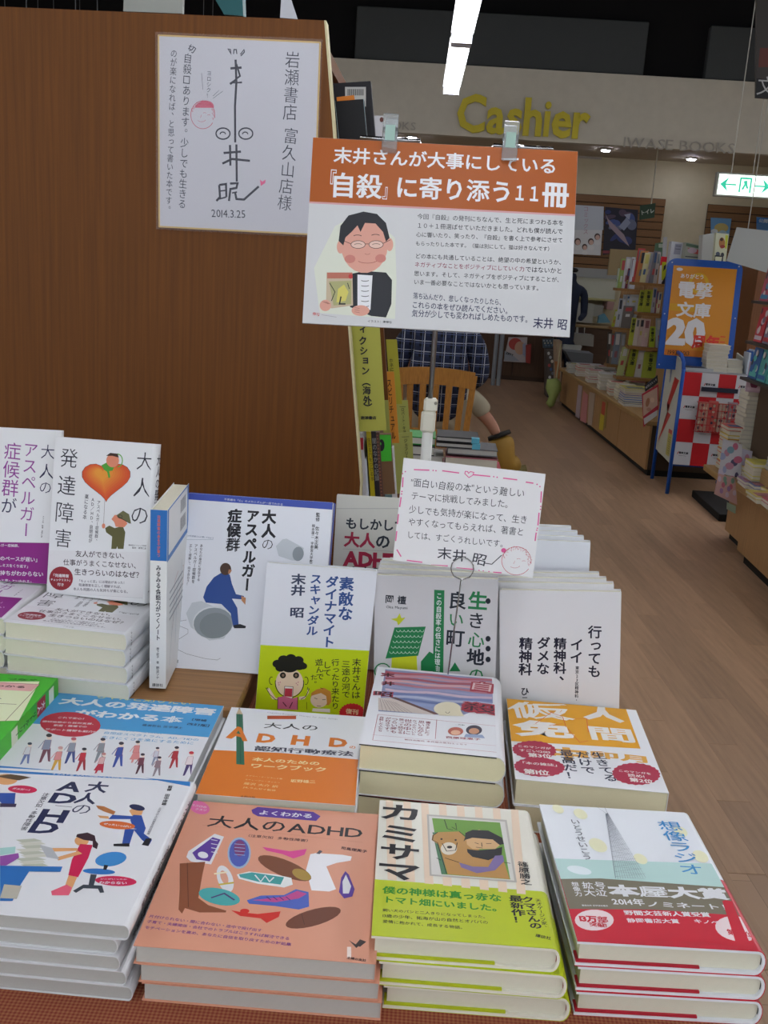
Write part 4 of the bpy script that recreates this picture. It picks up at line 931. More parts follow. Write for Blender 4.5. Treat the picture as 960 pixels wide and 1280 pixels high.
Mcard = Mstand(.049, 1.0125, 1.189, -.093, .124, -.023, .110, .0012)
cd = thing('message_card', 'handwritten white card with pink dashed border held by a wire', 'card'); cd.matrix_world = Mcard
B().box(-.0745, -.055, 0, .0745, .055, .001, mat(0xdcdde0, .5)).ob('card_sheet', cd)
L = Matrix.Translation((-.0745, -.055, .001)); p = Print(149, 110, crop_quad(Mcard, L, 149, 110, KP), d=.04); art_card(p); p.ob('handwriting', cd, L)
hd = thing('card_holder', 'thin steel wire stand with a ring clip gripping the card', 'card holder', (.046, 1.087, TZ))
st = mat(0x9a9a9a, .25, metal=1)
rc = Vector((.003, -.0765, .233))
B().tube([rc + Vector((.012 * cos(t * pi / 8), .0012 * sin(t * 3), .012 * sin(t * pi / 8))) for t in range(17)] , .0007, st, 6).ob('ring_clip', hd, smooth=True)
B().tube([rc + Vector((0, 0, -.012)), (.001, -.03, .13), (0, -.004, .07), (0, 0, .006)], .0009, st, 6).ob('wire_stem', hd, smooth=True)
B().tube([(0, 0, 0), (0, 0, .006)], .0035, st, 10).ob('base', hd)

# ---- the big orange and white notice on its stand
def art_poster(p):
    OR = 0xa05010
    p.poly([(40, 60), (960, 100), (940, 342), (40, 298)], OR).poly([(40, 298), (940, 342), (940, 348), (40, 304)], 0xc89898)
    p.up().row('末井さんが大事にしている', (125, 143), (872, 182), WHITE, .92, .018).row('『', (85, 225), (135, 228), WHITE, 1.5, .005).row('自殺', (113, 243), (288, 250), WHITE, 1, .022).row('』', (288, 262), (330, 265), WHITE, 1.5, .005).row('に寄り添う', (330, 250), (725, 268), WHITE, 1, .022).row('１１', (722, 268), (818, 274), WHITE, 1.35, .022).row('冊', (820, 273), (910, 278), WHITE, 1, .03)
    n = 0x24242c
    for k, (t, x1) in enumerate((('今回『自殺』の発刊にちなんで、生と死にまつわる本を', 893), ('１０＋１冊選ばせていただきました。どれも僕が読んで', 890), ('心に響いたり、笑ったり、『自殺』を書く上で参考にさせて', 890), ('もらったりした本です。（猫は別にして。猫は好きなんです）', 855))): p.row(t, (404 - k * 2, 348 + k * 30), (x1, 370 + k * 29), n, 1.02, .004)
    p.row('どの本にも共通していることは、絶望の中の希望というか、', (397, 480), (895, 502), n, 1.02, .004).row('ネガティブなことをポジティブにしていく力', (395, 508), (762, 524), 0x8a2848, 1.02, .004).row('ではないかと', (764, 524), (888, 530), n, 1.02, .004).row('思います。そして、ネガティブをポジティブにすることが、', (393, 538), (888, 560), n, 1.02, .004).row('いま一番必要なことではないかとも思っています。', (392, 566), (820, 588), n, 1.02, .004)
    n = 0x1c2048
    p.row('落ち込んだり、悲しくなったりしたら、', (390, 612), (695, 636), n, 1.35, .01, .1).row('これらの本をぜひ読んでください。', (386, 642), (718, 664), n, 1.2, .01, .1).row('気分が少しでも変わればしめたものです。', (386, 670), (785, 692), n, 1.25, .01, .1).row('末井 昭', (790, 702), (905, 708), n, 1.15, .012, .1)
    # painted portrait of a man with glasses holding a book
    p.poly([(75, 640), (60, 520), (130, 380), (230, 330), (330, 420), (335, 560), (330, 690), (80, 670)], 0xcdd2c4); p.up()
    SK = 0xd09888; K = 0x1c1e26
    p.poly([(180, 540), (230, 530), (300, 535), (320, 560), (318, 640), (300, 685), (250, 680), (180, 650)], K).up()
    p.poly([(205, 542), (255, 545), (248, 660), (205, 645)], WHITE).up()
    for k in range(6): p.arc(230, 560 + k * 17, 14, 4, .7, K, .4, 2.7, 5)
    p.ell(228, 445, 78, 92, SK).ell(148, 450, 12, 22, SK).ell(312, 442, 12, 22, SK); p.up()
    p.poly([(142, 430), (148, 380), (175, 345), (225, 332), (270, 340), (300, 370), (312, 420), (300, 432), (290, 400), (265, 372), (230, 370), (215, 400), (205, 378), (185, 400), (165, 418), (158, 445)], K)
    p.ell(180, 490, 18, 14, 0xc07a70).ell(282, 488, 18, 14, 0xc07a70)
    for x in (207, 267): p.up().ell(x, 442, 24, 13, 0xd8b8ac).arc(x, 442, 24, 13, .6, K, 0, 2 * pi, 14).arc(x, 444, 13, 5, .5, K, 3.4, 6, 6)
    p.line([(155, 428), (184, 440)], .6, K).line([(231, 440), (243, 440)], .6, K).line([(291, 438), (315, 426)], .6, K).arc(238, 470, 9, 5, .4, 0x8a4a40, .3, 2.8, 6).arc(238, 492, 34, 12, .5, 0x8a3c38, .4, 2.7, 8).arc(205, 415, 14, 5, .7, K, 3.5, 6, 5).arc(265, 413, 14, 5, .7, K, 3.5, 6, 5)
    p.poly([(102, 535), (188, 535), (190, 645), (118, 655), (100, 640)], 0xb8a890).up().poly([(104, 535), (188, 535), (188, 555), (104, 555)], 0xb06a58).poly([(110, 565), (185, 562), (184, 640), (125, 645)], 0xa0a070); p.up().poly([(140, 590), (160, 575), (175, 600), (165, 630), (135, 635)], 0xc8c060).ell(182, 548, 7, 8, 0xb83838).line([(112, 570), (130, 600), (118, 630)], .8, K).line([(150, 615), (145, 640), (165, 640)], 1.5, K).line([(172, 570), (178, 590)], .8, K)
    p.ell(98, 645, 19, 19, SK).ell(215, 662, 30, 18, SK); p.up()
    for k in range(3): p.line([(88 + k * 6, 632), (108 + k * 3, 640)], .4, 0x8a5a50).line([(195, 652 + k * 7), (212, 655 + k * 7)], .4, 0x8a5a50)
    p.row('イラスト：南伸坊', (238, 697), (320, 701), K, .9).row('伸坊', (55, 672), (80, 676), 0xb83838, 1).line([(85, 676), (135, 684)], .3, 0x707078)
PW, PH = .297, .210
Mpo = Matrix.Identity(4)
yaw, tl, ro = .039, .294, .012
ux = Vector((cos(yaw), sin(yaw), 0)); nn = Vector((-sin(yaw), cos(yaw), 0)); up_ = Vector((0, 0, 1)) * cos(tl) + nn * sin(tl); U = ux * cos(ro) + up_ * sin(ro); V = -ux * sin(ro) + up_ * cos(ro)
Mpo = Matrix((U, V, U.cross(V))).transposed().to_4x4(); Mpo.translation = Vector((-.002, 1.183, 1.63)) - V * PH / 2
po = thing('notice_board', 'orange and white notice with a painted man in glasses, clipped to a stand', 'notice'); po.matrix_world = Mpo
B().box(-PW / 2, -PH / 2, -.003, PW / 2, PH / 2, 0, mat(0xc4c6c8, .45)).ob('backing_board', po)
L = Matrix.Translation((-PW / 2, -PH / 2, .0001)); p = Print(297, 210, crop_quad(Mpo, L, 297, 210, KPO), d=.06); art_poster(p); p.ob('notice_print', po, L)
# stand
sd = thing('notice_stand', 'slim telescopic stand with two clear clips holding the notice', 'stand', (.0022, 1.215, TZ))
wt = mat(0xcfd0cc, .35); cr = mat(0xc0c0c4, .12, metal=1); pl = mat(0xe8eef0, .08, trans=.85)
B().tube([(0, 0, 0), (0, 0, .008)], .033, wt, 24).tube([(0, 0, .008), (0, 0, .02)], [.02, .008], wt, 16).ob('base', sd, smooth=False)
B().tube([(0, 0, .015), (0, 0, .345)], .0068, wt, 14).ob('lower_tube', sd, smooth=True)
B().box(-.0095, -.009, .342, .0085, .011, .368, mat(0xc8c6b8, .4), .003).box(-.0075, -.007, .367, .0095, .009, .384, mat(0xd0cec0, .4), .003).tube([(.007, -.008, .379), (.007, .009, .379)], .002, mat(0x807c70, .4), 8).ob('clamp_collar', sd)
zt = .68
B().tube([(0, 0, .38), (0, 0, zt - .05)], .0032, mat(0x8c8e90, .3, metal=.9), 10).ob('upper_rod', sd, smooth=True)
for sgn in (-1, 1):
    x0, x1 = (-.102, -.033) if sgn < 0 else (.050, .118)
    bz = zt - .003; by = -.006
    B().tube([(x0, by - .006, bz), (x1, by - .006, bz)], .0026, cr, 10).ob('crossbar', sd, smooth=True)
    cx = -.0665 if sgn < 0 else .0675
    B().box(cx - .0085, by - .034, bz - .018, cx + .0085, by - .031, bz + .024, pl, .001).box(cx - .0085, by - .031, bz + .006, cx + .0085, by - .004, bz + .010, pl).box(cx - .007, by - .012, bz - .016, cx + .007, by - .009, bz + .022, pl, .001).box(cx - .0055, by - .0345, bz - .004, cx + .0055, by - .034, bz + .012, mat(0xb8dcd0, .1, trans=.3)).ob('clear_clip', sd)
B().tube([(-.035, -.012, zt - .003), (0, 0, zt - .06), (.052, -.012, zt - .003)], .0022, cr, 8).ob('fork', sd, smooth=True)

# ---- bookcase with slanted end panel
WD = mat(0x643a0e, .6, 'woodv', 'brown_veneer')
bc = thing('bookcase', 'tall brown bookcase with slanted end panel behind the standing books', 'bookcase', (0, 1.57, 0))
prof = [(-1.0, 0), (-.1, 0), (-.1, 1.15), (-.1915, 1.832), (-1.0, 1.822)]
B().prism(prof, 'xz', 0, .028, WD).ob('end_panel', bc)
B().prism([(-.1, 0), (-.097, 0), (-.097, 1.15), (-.1885, 1.832), (-.1915, 1.832), (-.1, 1.15)], 'xz', -.0005, .0285, mat(0xc8c09a, .5)).ob('edge_strip', bc)
B().box(-1.0, .028, 0, -.98, .95, 1.82, WD).ob('back_board', bc)
B().prism(prof, 'xz', .95, .978, WD).ob('end_panel', bc)
for z, x in ((.12, -.11), (.45, -.11), (.78, -.11), (1.02, -.115), (1.22, -.13), (1.52, -.17), (1.80, -.20)): B().box(-.98, .03, z, x, .95, z + .022, WD).ob('shelf', bc)
# autograph board in clear sleeve
def art_auto(p):
    n = 0x24283c
    p.col('岩瀬書店', (745, 175), (728, 525), n, .95, -.006, .08).col('富久山店様', (738, 558), (700, 975), n, .95, -.006, .08)
    p.row('切', (222, 152), (256, 176), n, .9); p.col('自殺□あります。少しでも生きる', (220, 185), (190, 965), n, .9, 0, .1).col('のが楽になれば、と思って書いた本です。', (150, 165), (122, 985), n, .85, 0, .1)
    p.col('ヨロシク！', (326, 272), (322, 412), n, .9, 0, .1).line([(288, 285), (294, 368)], .5, n).line([(395, 375), (345, 412)], .5, n).line([(375, 372), (345, 400)], .5, n)
    w = 3.2
    p.line([(458, 218), (462, 330), (455, 450), (456, 632)], w, n).line([(432, 262), (488, 258)], w, n).line([(462, 240), (480, 300), (436, 335), (490, 332)], 2.6, n).line([(430, 340), (460, 320)], w, n)
    p.arc(395, 588, 35, 28, 2, n).arc(509, 588, 35, 28, 2, n).arc(394, 592, 14, 12, 1.6, n, 3.2, 6.2, 6).arc(506, 592, 14, 12, 1.6, n, 3.2, 6.2, 6)
    p.line([(430, 180), (420, 165), (432, 168), (436, 192)], 1.5, n, True).line([(448, 190), (450, 168), (462, 168), (464, 190)], 1.5, n).line([(482, 192), (500, 168), (502, 180), (484, 200)], 1.5, n)
    p.line([(398, 685), (485, 678)], w, n).line([(392, 738), (440, 715), (530, 724)], w, n).line([(430, 645), (432, 748)], w, n).line([(462, 642), (464, 828)], w, n)
    p.line([(376, 845), (380, 905), (362, 925)], w, n).line([(376, 845), (410, 840), (412, 905)], w, n).line([(380, 875), (408, 872)], 2, n).line([(376, 915), (412, 905)], 2.2, n).line([(430, 838), (468, 836), (462, 860), (432, 865), (425, 925)], w, n).line([(440, 885), (465, 880)], 2, n).line([(455, 880), (462, 915), (500, 918), (574, 852)], w, n)
    p.row('2014.3.25', (335, 985), (508, 990), n, 1.1, 0, .05)
    p.poly([(580, 818), (592, 828), (608, 818), (606, 835), (584, 850)], 0xd85a88)
    p.ell(302, 458, 48, 34, 0xc05a74, -.2, a0=3.4, a1=6.6); p.up(); stamp(p, 294, 494, 60, 70, .5, 0xb8405c)
Msh = Matrix.Identity(4); c0 = Vector((-.313, 1.5655, 1.665)); Ux = Vector((1, 0, 0)) * cos(.012) + Vector((0, 0, 1)) * sin(.012); Vx = Vector((-sin(.012), 0, cos(.012)))
Msh = Matrix((Ux, Vx, Ux.cross(Vx))).transposed().to_4x4(); Msh.translation = c0
au = thing('autograph_board', 'white autograph board in a clear sleeve fixed to the bookcase panel', 'autograph board'); au.matrix_world = Msh
AW, AH = .238, .270
B().box(-AW / 2, -AH / 2, -.004, AW / 2, AH / 2, 0, mat(0xbcbec8, .4)).ob('board', au)
b_ = B(); go = mat(0xc8a868, .4)
for a in ((-AW / 2 - .001, -AH / 2 - .001, -AW / 2 + .0012, AH / 2 + .001), (AW / 2 - .0012, -AH / 2 - .001, AW / 2 + .001, AH / 2 + .001), (-AW / 2, -AH / 2 - .001, AW / 2, -AH / 2 + .0012), (-AW / 2, AH / 2 - .0012, AW / 2, AH / 2 + .001)): b_.box(a[0], a[1], -.0042, a[2], a[3], .0003, go)
b_.ob('gilt_edge', au)
L = Matrix.Translation((-AW / 2, -AH / 2, .0001)); p = Print(238, 270, crop_quad(Msh, L, 238, 270, KS), d=.05); art_auto(p); p.ob('handwriting', au, L)
film = mat(0xffffff, .06, '', 'clear_film', alpha=.07)
b_ = B(); e = .004; n = 14; vs = []
for i in range(n + 1):
    for j in range(n + 1): vs.append((-AW / 2 - e + (AW + 2 * e) * i / n, -AH / 2 - e + (AH + 2 * e) * j / n, .0015 + .0008 * (1 + sin(i * 1.3 + j * .7) * cos(j * 1.1))))
b_.add(vs, [(i * (n + 1) + j, (i + 1) * (n + 1) + j, (i + 1) * (n + 1) + j + 1, i * (n + 1) + j + 1) for i in range(n) for j in range(n)], film); b_.ob('clear_sleeve', au, smooth=True)

# ------------------------------------------------------------------ helpers for things seen at a distance
def slab(name, label, cat, quad, y, depth, c, crop=(0, 0, 1), group=None, art=None, rough=.5, edge=None, parent=None, kind='', zb=None):
    """upright board or book facing the aisle end: four corners tl,tr,br,bl"""
    q = [at(a / crop[2] + crop[0], b / crop[2] + crop[1], y) for a, b in quad]
    if zb is not None: q[2].z = q[3].z = zb
    o = Vector(((q[0].x + q[2].x) / 2, y, min(q[2].z, q[3].z)))
    P = [(v.x - o.x, v.z - o.z) for v in q]
    m1 = mat(c, rough, kind); b = B()
    vs = [(a, 0, z) for a, z in P] + [(a, depth, z) for a, z in P]
    b.add(vs, [(0, 1, 2, 3)], m1).add(vs, [(7, 6, 5, 4), (0, 4, 5, 1), (1, 5, 6, 2), (2, 6, 7, 3), (3, 7, 4, 0)], mat(edge, .7) if edge else m1)
    ob = b.ob(name, parent, o)
    if parent is None: tag(ob, label, cat, group)
    if art:
        x0 = min(a for a, _ in P); x1 = max(a for a, _ in P); z1 = max(z for _, z in P); W, H = (x1 - x0) * 1000, z1 * 1000
        M = Matrix.Translation(o + Vector((x0, -.0006, 0))) @ Matrix.Rotation(pi / 2, 4, 'X')
        p = Print(W, H, crop_quad(M, Matrix.Identity(4), W, H, crop), d=.4 if y > 4 else .1); art(p)
        obj('cover_print', p.mesh('cover_print', Matrix.Translation((x0, -.0006, 0)) @ Matrix.Rotation(pi / 2, 4, 'X')), ob)
    return ob
def sq(x0, y0, x1, y1, s=0, s2=None): return [(x0, y0), (x1, y0), (x1 + (s if s2 is None else s2), y1), (x0 + s, y1)]
K6 = (430, 400, 5.333)
# ---- labels and books at the bookcase's slanted front
LIME = 0xa8a84a
def a1(p): p.col('ノンフィクション（海外）', (108, -560), (158, 585), BK, 1.0, .03).row('岩瀬書店', (112, 652), (216, 652), BK, .9, .04)
def a1(p):
    for ch, y, x in (('フ', -10, 118), ('ィ', 60, 122), ('ク', 138, 125), ('シ', 205, 130), ('ョ', 268, 138), ('ン', 338, 142), ('（', 410, 146), ('海', 470, 150), ('外', 535, 155), ('）', 585, 158)): p.col(ch, (x, y - 30), (x + 2, y + 30), BK, .95, .035)
    p.row('岩瀬書店', (112, 652), (216, 652), BK, .9, .04)
slab('divider_board', 'lime yellow genre board with black writing at the bookcase edge', 'divider', [(18, -40), (232, -40), (282, 735), (85, 745)], 1.604, .002, LIME, K6, art=a1)
slab('divider_board', 'narrow olive divider card behind the lime genre board', 'divider', [(280, 130), (352, 130), (388, 560), (312, 560)], 1.80, .002, 0xa09c30, K6, art=lambda p: p.col('ホネに', (312, 255), (320, 345), 0x4a4a20))
slab('divider_board', 'orange divider card with dark katakana below the notice', 'divider', [(285, 345), (333, 345), (368, 820), (312, 820)], 1.76, .002, 0xc8832c, K6, art=lambda p: p.col('スピリチュアル', (300, 390), (332, 800), 0x3a2c18, .55))
slab('divider_board', 'pale lime divider card reading in small black katakana, upper', 'divider', [(60, 535), (425, 535), (440, 760), (75, 760)], 1.98, .002, 0x9ea256, K6, art=lambda p: p.line([(370, 578), (412, 578)], .8, 0x3a3a28).col('ロバート・キヨ', (390, 585), (404, 755), 0x3a3a28, .9))
slab('divider_board', 'pale lime divider card beside the handwritten card, lower', 'divider', [(60, 790), (455, 745), (470, 1150), (80, 1180)], 1.90, .002, 0xa4a85c, K6, art=lambda p: p.line([(385, 780), (435, 778)], .8, 0x3a3a28).col('ジェフリー', (410, 790), (420, 930), 0x3a3a28, .9))
BKS = [('white book spine with a red tip', (90, 755, 125, 1240), 0xc8c8cc), ('white and blue book spine', (112, 930, 150, 1240), 0xc4ccd8), ('yellow book spine', (148, 745, 178, 1240), 0xb8a81c), ('black book spine', (180, 745, 212, 1235), 0x26242a), ('speckled brown book spine', (208, 750, 236, 1225), 0x5c4038), ('book with green top and brown lower cover', (228, 765, 312, 1160), 0x6e5238), ('white book with coloured dots', (300, 850, 330, 1190), 0xc4c4c8), ('small teal book at the foot of the bookcase front', (272, 1180, 338, 1262), 0x4a8890)]
for k, (lb, (x0, y0, x1, y1), c) in enumerate(BKS):
    s = (y1 - y0) * .075
    def art(p, k=k, x0=x0, x1=x1, y0=y0, y1=y1, s=s):
        if k == 0: p.rect(x0 + 2, y0 + 30, x1 + 4, y0 + 110, 0xb02838)
        if k == 1: p.poly([(x0 + 2, y0 + 10), (x0 + 14, y0 + 10), (x0 + 36, y1), (x0 + 22, y1)], 0x3050a0)
        if k == 5: p.poly([(x0, y0), (x1, y0), (x1 + 6, y0 + 175), (x0 + 12, y0 + 178)], 0x3fae30).up().ell(x0 + 22, y0 + 70, 20, 40, BK); p.up().ell(x0 + 14, y0 + 60, 7, 9, 0x3fae30)
        if k == 6:
            for j in range(6): p.ell(x0 + 12 + j * 4, y0 + 40 + j * 50, 10, 16, (0x3888c0, 0xc04050, 0x50a868)[j % 3])
        if k == 4:
            for j in range(20): p.ell(x0 + 14 + j * 1.6, y0 + 20 + j * 22, 6, 5, 0x8a5a48)
        if k == 2: p.col('生きる力をつける本', (x0 + 18, y0 + 40), (x0 + 42, y0 + 330), 0x6a5c10, .8)
        if k == 3: p.col('闇のなかの記録', (x0 + 20, y0 + 40), (x0 + 42, y0 + 330), 0x8a8a8a, .7)
    slab('book', lb + ' at the bookcase edge', 'book', sq(x0, y0, x1, y1 + (0 if k in (5, 7) else 60), s), 1.62 + .002 * k, .10 if k < 5 else .02, c, K6, art=art)
K7 = (400, 80, 3.765)
slab('book', 'dark book with a barcode standing high on the bookcase', 'book', [(52, 92), (238, 80), (260, 352), (72, 352)], 1.70, .02, 0x1c1a20, K7, art=lambda p: p.rect(118, 108, 216, 200, 0xb8b8b4).up().rect(205, 200, 240, 352, 0x161418) and [p.rect(130 + k * 6, 118, 133 + k * 6, 148, BK) for k in range(13)])
slab('book', 'black book with orange slip standing in front of the barcode book', 'book', [(70, 172), (205, 165), (222, 352), (88, 352)], 1.66, .02, 0x101014, K7, art=lambda p: p.poly([(80, 152), (160, 146), (165, 168), (80, 175)], 0xd07820).line([(70, 172), (88, 352)], .8, 0xa8c0c0).line([(205, 165), (222, 352)], .8, 0x98b0b8))
slab('divider_board', 'small orange slip sticking up from the black book', 'divider', [(78, 156), (160, 146), (165, 175), (80, 180)], 1.668, .001, 0xd07c28, K7)
slab('card', 'small white card with a tiny portrait beside the left clip', 'card', [(252, 243), (302, 243), (306, 350), (258, 350)], 1.72, .002, 0xc4c4c8, K7, art=lambda p: p.ell(290, 262, 9, 12, 0x5a3028))
slab('card', 'white sheet on top of the bookcase, left', 'card', [(156, -30), (230, -26), (228, 17), (154, 14)], 1.9, .01, 0x9a9e98)
slab('book', 'teal book lying angled on top of the bookcase', 'book', [(252, -30), (302, -30), (304, 20), (280, 18)], 1.9, .03, 0x23585c)
slab('card', 'white paper corner on top of the bookcase, right', 'card', [(352, -10), (362, -6), (372, 24), (350, 22)], 1.75, .003, 0xb8bcc4)
# ---- side table in the aisle with magazines
st = thing('side_table', 'low brown table under the lying magazines before the chair', 'table', (.02, 2.95, 0))
B().box(-.28, -.36, .84, .22, .36, .87, WD, .003).ob('tabletop', st)
for x in (-.25, .17):
    for y in (-.33, .31): B().box(x, y, 0, x + .03, y + .03, .84, WD).ob('leg', st)
def lying(label, quad, y, depth, cover, pg=0xc8c8c0, group=None, tip=None):
    q = [at(a, b, y) for a, b in quad]; x0, x1 = q[3].x, q[2].x; z0 = q[3].z; h = max(.006, q[0].z - q[3].z); t = thing('magazine', label, 'magazine', (x0, y, z0), (0, 0, 0), group)
    e = min(.003, h * .2); w = x1 - x0
    B().box(0, 0, 0, w, depth, e, mat(cover, .4)).box(0, 0, h - e, w, depth, h, mat(cover, .4)).ob('cover', t)
    B().box(.001, .001, e, w - .002, depth - .001, h - e, mat(pg, .8, 'pages')).ob('page_block', t)
    if tip: B().box(w * .82, -.0006, 0, w + .0006, .02, h + .0006, mat(tip, .4)).ob('spine_label', t)
    return t
zz = .8705
for lb, u0, u1, v0, v1, c, pg, tip in (('red and white thick magazine at the bottom of the aisle pile', 553, 626, 582, 594, 0x9a3040, 0xd0ccb8, None), ('white magazine with red edge in the aisle pile', 556, 622, 570, 582, 0xa06068, 0xc8c4b4, None), ('grey magazine above the red ones in the aisle pile', 559, 622, 559, 567, 0x5c5c60, 0xb0b0ac, None), ('black magazine with light blue tip, lower', 545, 600, 552, 558, 0x1c1c20, 0xb0b0ac, 0x58a8c0), ('black magazine with light blue tip, topmost', 546, 599, 545, 551, 0x1c1c20, 0xb0b0ac, 0x58a8c0)):
    lying(lb, [(u0, v0), (u1, v0), (u1, v1 + .3), (u0, v1 + .3)], 2.75, .12, c, pg, tip=tip)
lying('pale plastic wrapped magazine left in the aisle pile', [(500, 583), (550, 585), (550, 600), (500, 598)], 2.77, .12, 0x8c949c)
lying('white magazine left under the green one', [(508, 568), (553, 570), (553, 583), (508, 583)], 2.77, .12, 0xb4b4b0)
lying('dark magazine under the green one beside the stand', [(508, 556), (543, 557), (543, 568), (508, 568)], 2.77, .12, 0x303034)
lying('green magazine beside the notice stand', [(508, 545), (544, 546), (544, 555), (508, 555)], 2.77, .12, 0x2a8a38)

# ------------------------------------------------------------------ chair and seated person
CW = mat(0x9c6c30, .45, 'woodv', 'oak')
ch = thing('chair', 'wooden dining chair with slatted back, its occupant facing away', 'chair', (.04, 5.9, 0))
zt = .90
for s, x in ((-1, -.205), (1, .205)):
    B().hexa([(x * .9 - .018, .03, 0), (x * .9 + .018, .03, 0), (x * .9 + .018, .065, 0), (x * .9 - .018, .065, 0), (x * .93 - .018, .02, .44), (x * .93 + .018, .02, .44), (x * .93 + .018, .055, .44), (x * .93 - .018, .055, .44)], CW).ob('leg', ch)
    B().hexa([(x * .93 - .018, .02, .44), (x * .93 + .018, .02, .44), (x * .93 + .018, .055, .44), (x * .93 - .018, .055, .44), (x * 1.06 - .018, -.06, zt - .02), (x * 1.06 + .018, -.06, zt - .02), (x * 1.06 + .018, -.035, zt - .02), (x * 1.06 - .018, -.035, zt - .02)], CW).ob('back_post', ch)
    B().box(x * .95 - .018, .40, 0, x * .95 + .018, .436, .43, CW, .002).ob('leg', ch)
B().box(-.21, .02, .43, .21, .45, .465, CW, .006).ob('seat', ch)
b = B(); n = 8
for i in range(n):
    xa, xb = -.222 + .444 * i / n, -.222 + .444 * (i + 1) / n; f = lambda x: .035 * (1 - (x / .222) ** 2); g = lambda x: .012 * (1 - (x / .222) ** 2)
    b.hexa([(xa, -.055 + f(xa), zt - .10 + g(xa)), (xb, -.055 + f(xb), zt - .10 + g(xb)), (xb, -.03 + f(xb), zt - .10 + g(xb)), (xa, -.03 + f(xa), zt - .10 + g(xa)), (xa, -.065 + f(xa), zt + g(xa)), (xb, -.065 + f(xb), zt + g(xb)), (xb, -.04 + f(xb), zt + g(xb)), (xa, -.04 + f(xa), zt + g(xa))], CW)
b.ob('top_rail', ch)
B().box(-.2, .015, .50, .2, .035, .54, CW).ob('lower_rail', ch)
for k in range(5):
    x = -.145 + k * .0725; x2 = x * 1.06
    B().hexa([(x - .017, .018, .53), (x + .017, .018, .53), (x + .017, .03, .53), (x - .017, .03, .53), (x2 - .019, -.03, zt - .09), (x2 + .019, -.03, zt - .09), (x2 + .019, -.018, zt - .09), (x2 - .019, -.018, zt - .09)], CW).ob('slat', ch)
def skin(name, pts, edges, rad, mt, parent, sub=2):
    me = bpy.data.meshes.new(name); me.from_pydata([tuple(p) for p in pts], edges, []); me.materials.append(mt); o = obj(name, me, parent)
    md = o.modifiers.new('skin', 'SKIN'); md.use_smooth_shade = True
    lay = me.skin_vertices[0].data
    for i, r in enumerate(rad): lay[i].radius = r if isinstance(r, tuple) else (r, r); lay[i].use_root = i == 0
    sb = o.modifiers.new('sub', 'SUBSURF'); sb.levels = sb.render_levels = sub
    return o
pr = thing('person', 'person in navy plaid shirt and brown boots seated with back turned', 'person', (.05, 6.17, .03))
SK = mat(0xb0806a, .6)
hand = []; he = []; hr = []
body_p = [(0, .02, .56), (0, .0, .80), (0, -.01, 1.02), (0, .01, 1.13), (0, .03, 1.20), (0, .045, 1.30), (0, .05, 1.38),
          (-.15, 0, 1.05), (-.22, .04, .82), (-.16, .25, .72), (-.12, .33, .74),
          (.15, 0, 1.05), (.235, .03, .82), (.17, .24, .72), (.12, .33, .74),
          (-.10, .06, .53), (-.08, .44, .52), (-.09, .46, .12), (-.09, .40, .07), (-.09, .55, .04),
          (.10, .06, .54), (.20, .40, .64), (.37, .37, .48), (.42, .36, .40)]
body_e = [(0, 1), (1, 2), (2, 3), (3, 4), (4, 5), (5, 6), (2, 7), (7, 8), (8, 9), (9, 10), (2, 11), (11, 12), (12, 13), (13, 14), (0, 15), (15, 16), (16, 17), (17, 18), (18, 19), (0, 20), (20, 21), (21, 22), (22, 23)]
body_r = [(.15, .10), (.13, .10), (.12, .09), .05, .055, (.075, .09), (.06, .07), .055, .042, .028, .03, .055, .042, .028, .03, .085, .06, .038, .035, .03, .085, .06, .04, .035]
k0 = len(body_p)
for s, base in ((-1, 10), (1, 14)):            # five fingers each
    bp = Vector(body_p[base])
    for f in range(5):
        dx = (f - 2) * .016; L_ = (.045, .07, .075, .07, .055)[f] if f else .045
        a = bp + Vector((dx * 1.0, .045 if f else .02, .004)); b2 = a + Vector((dx * .4 + (-s * .02 if f == 0 else 0), L_ * .5, -.012)); c2 = b2 + Vector((0, L_ * .35, -.022))
        i = len(body_p); body_p += [tuple(a), tuple(b2), tuple(c2)]; body_r += [.009, .0085, .007]; body_e += [(base, i), (i, i + 1), (i + 1, i + 2)]
skin('body', body_p, body_e, body_r, SK, pr)
PL = mat(0, .85, 'plaid', 'plaid_cotton')
skin('shirt', [(0, .02, .50), (0, -.015, .72), (0, -.025, .92), (0, -.01, 1.06), (0, .01, 1.12), (-.14, -.01, 1.08), (-.215, .0, 1.0), (-.255, .02, .84), (-.20, .17, .745), (.14, -.01, 1.08), (.215, .0, 1.0), (.262, .02, .82), (.20, .17, .745)],
     [(0, 1), (1, 2), (2, 3), (3, 4), (3, 5), (5, 6), (6, 7), (7, 8), (3, 9), (9, 10), (10, 11), (11, 12)], [(.205, .14), (.20, .13), (.20, .13), (.15, .10), .07, .085, .078, .066, .052, .085, .078, .066, .052], PL, pr)
TR = mat(0xa8a08c, .8, 'noise')
skin('trousers', [(0, .04, .54), (-.10, .08, .54), (-.085, .42, .535), (-.09, .45, .30), (-.09, .455, .16), (.10, .08, .55), (.20, .38, .65), (.29, .375, .585), (.335, .37, .525)], [(0, 1), (1, 2), (2, 3), (3, 4), (0, 5), (5, 6), (6, 7), (7, 8)], [(.17, .12), .10, .078, .062, .06, .10, .078, .07, .066], TR, pr)
HR = mat(0x1c1814, .7, 'noise')
skin('hair', [(0, .02, 1.30), (0, .025, 1.38), (0, .05, 1.44)], [(0, 1), (1, 2)], [(.088, .085), (.095, .1), (.07, .08)], HR, pr)
hd_ = B(); [hd_.add([(x + s * .0, .135 + (.018 if k == 1 else 0), z) for k, (x, z) in enumerate(((-.012, 1.30), (0, 1.295), (.012, 1.30), (0, 1.345)))], [(0, 1, 3), (1, 2, 3), (0, 2, 1)], SK) for s in (1,)]; hd_.ob('nose', pr)
BT = mat(0x94722e, .55, 'noise')
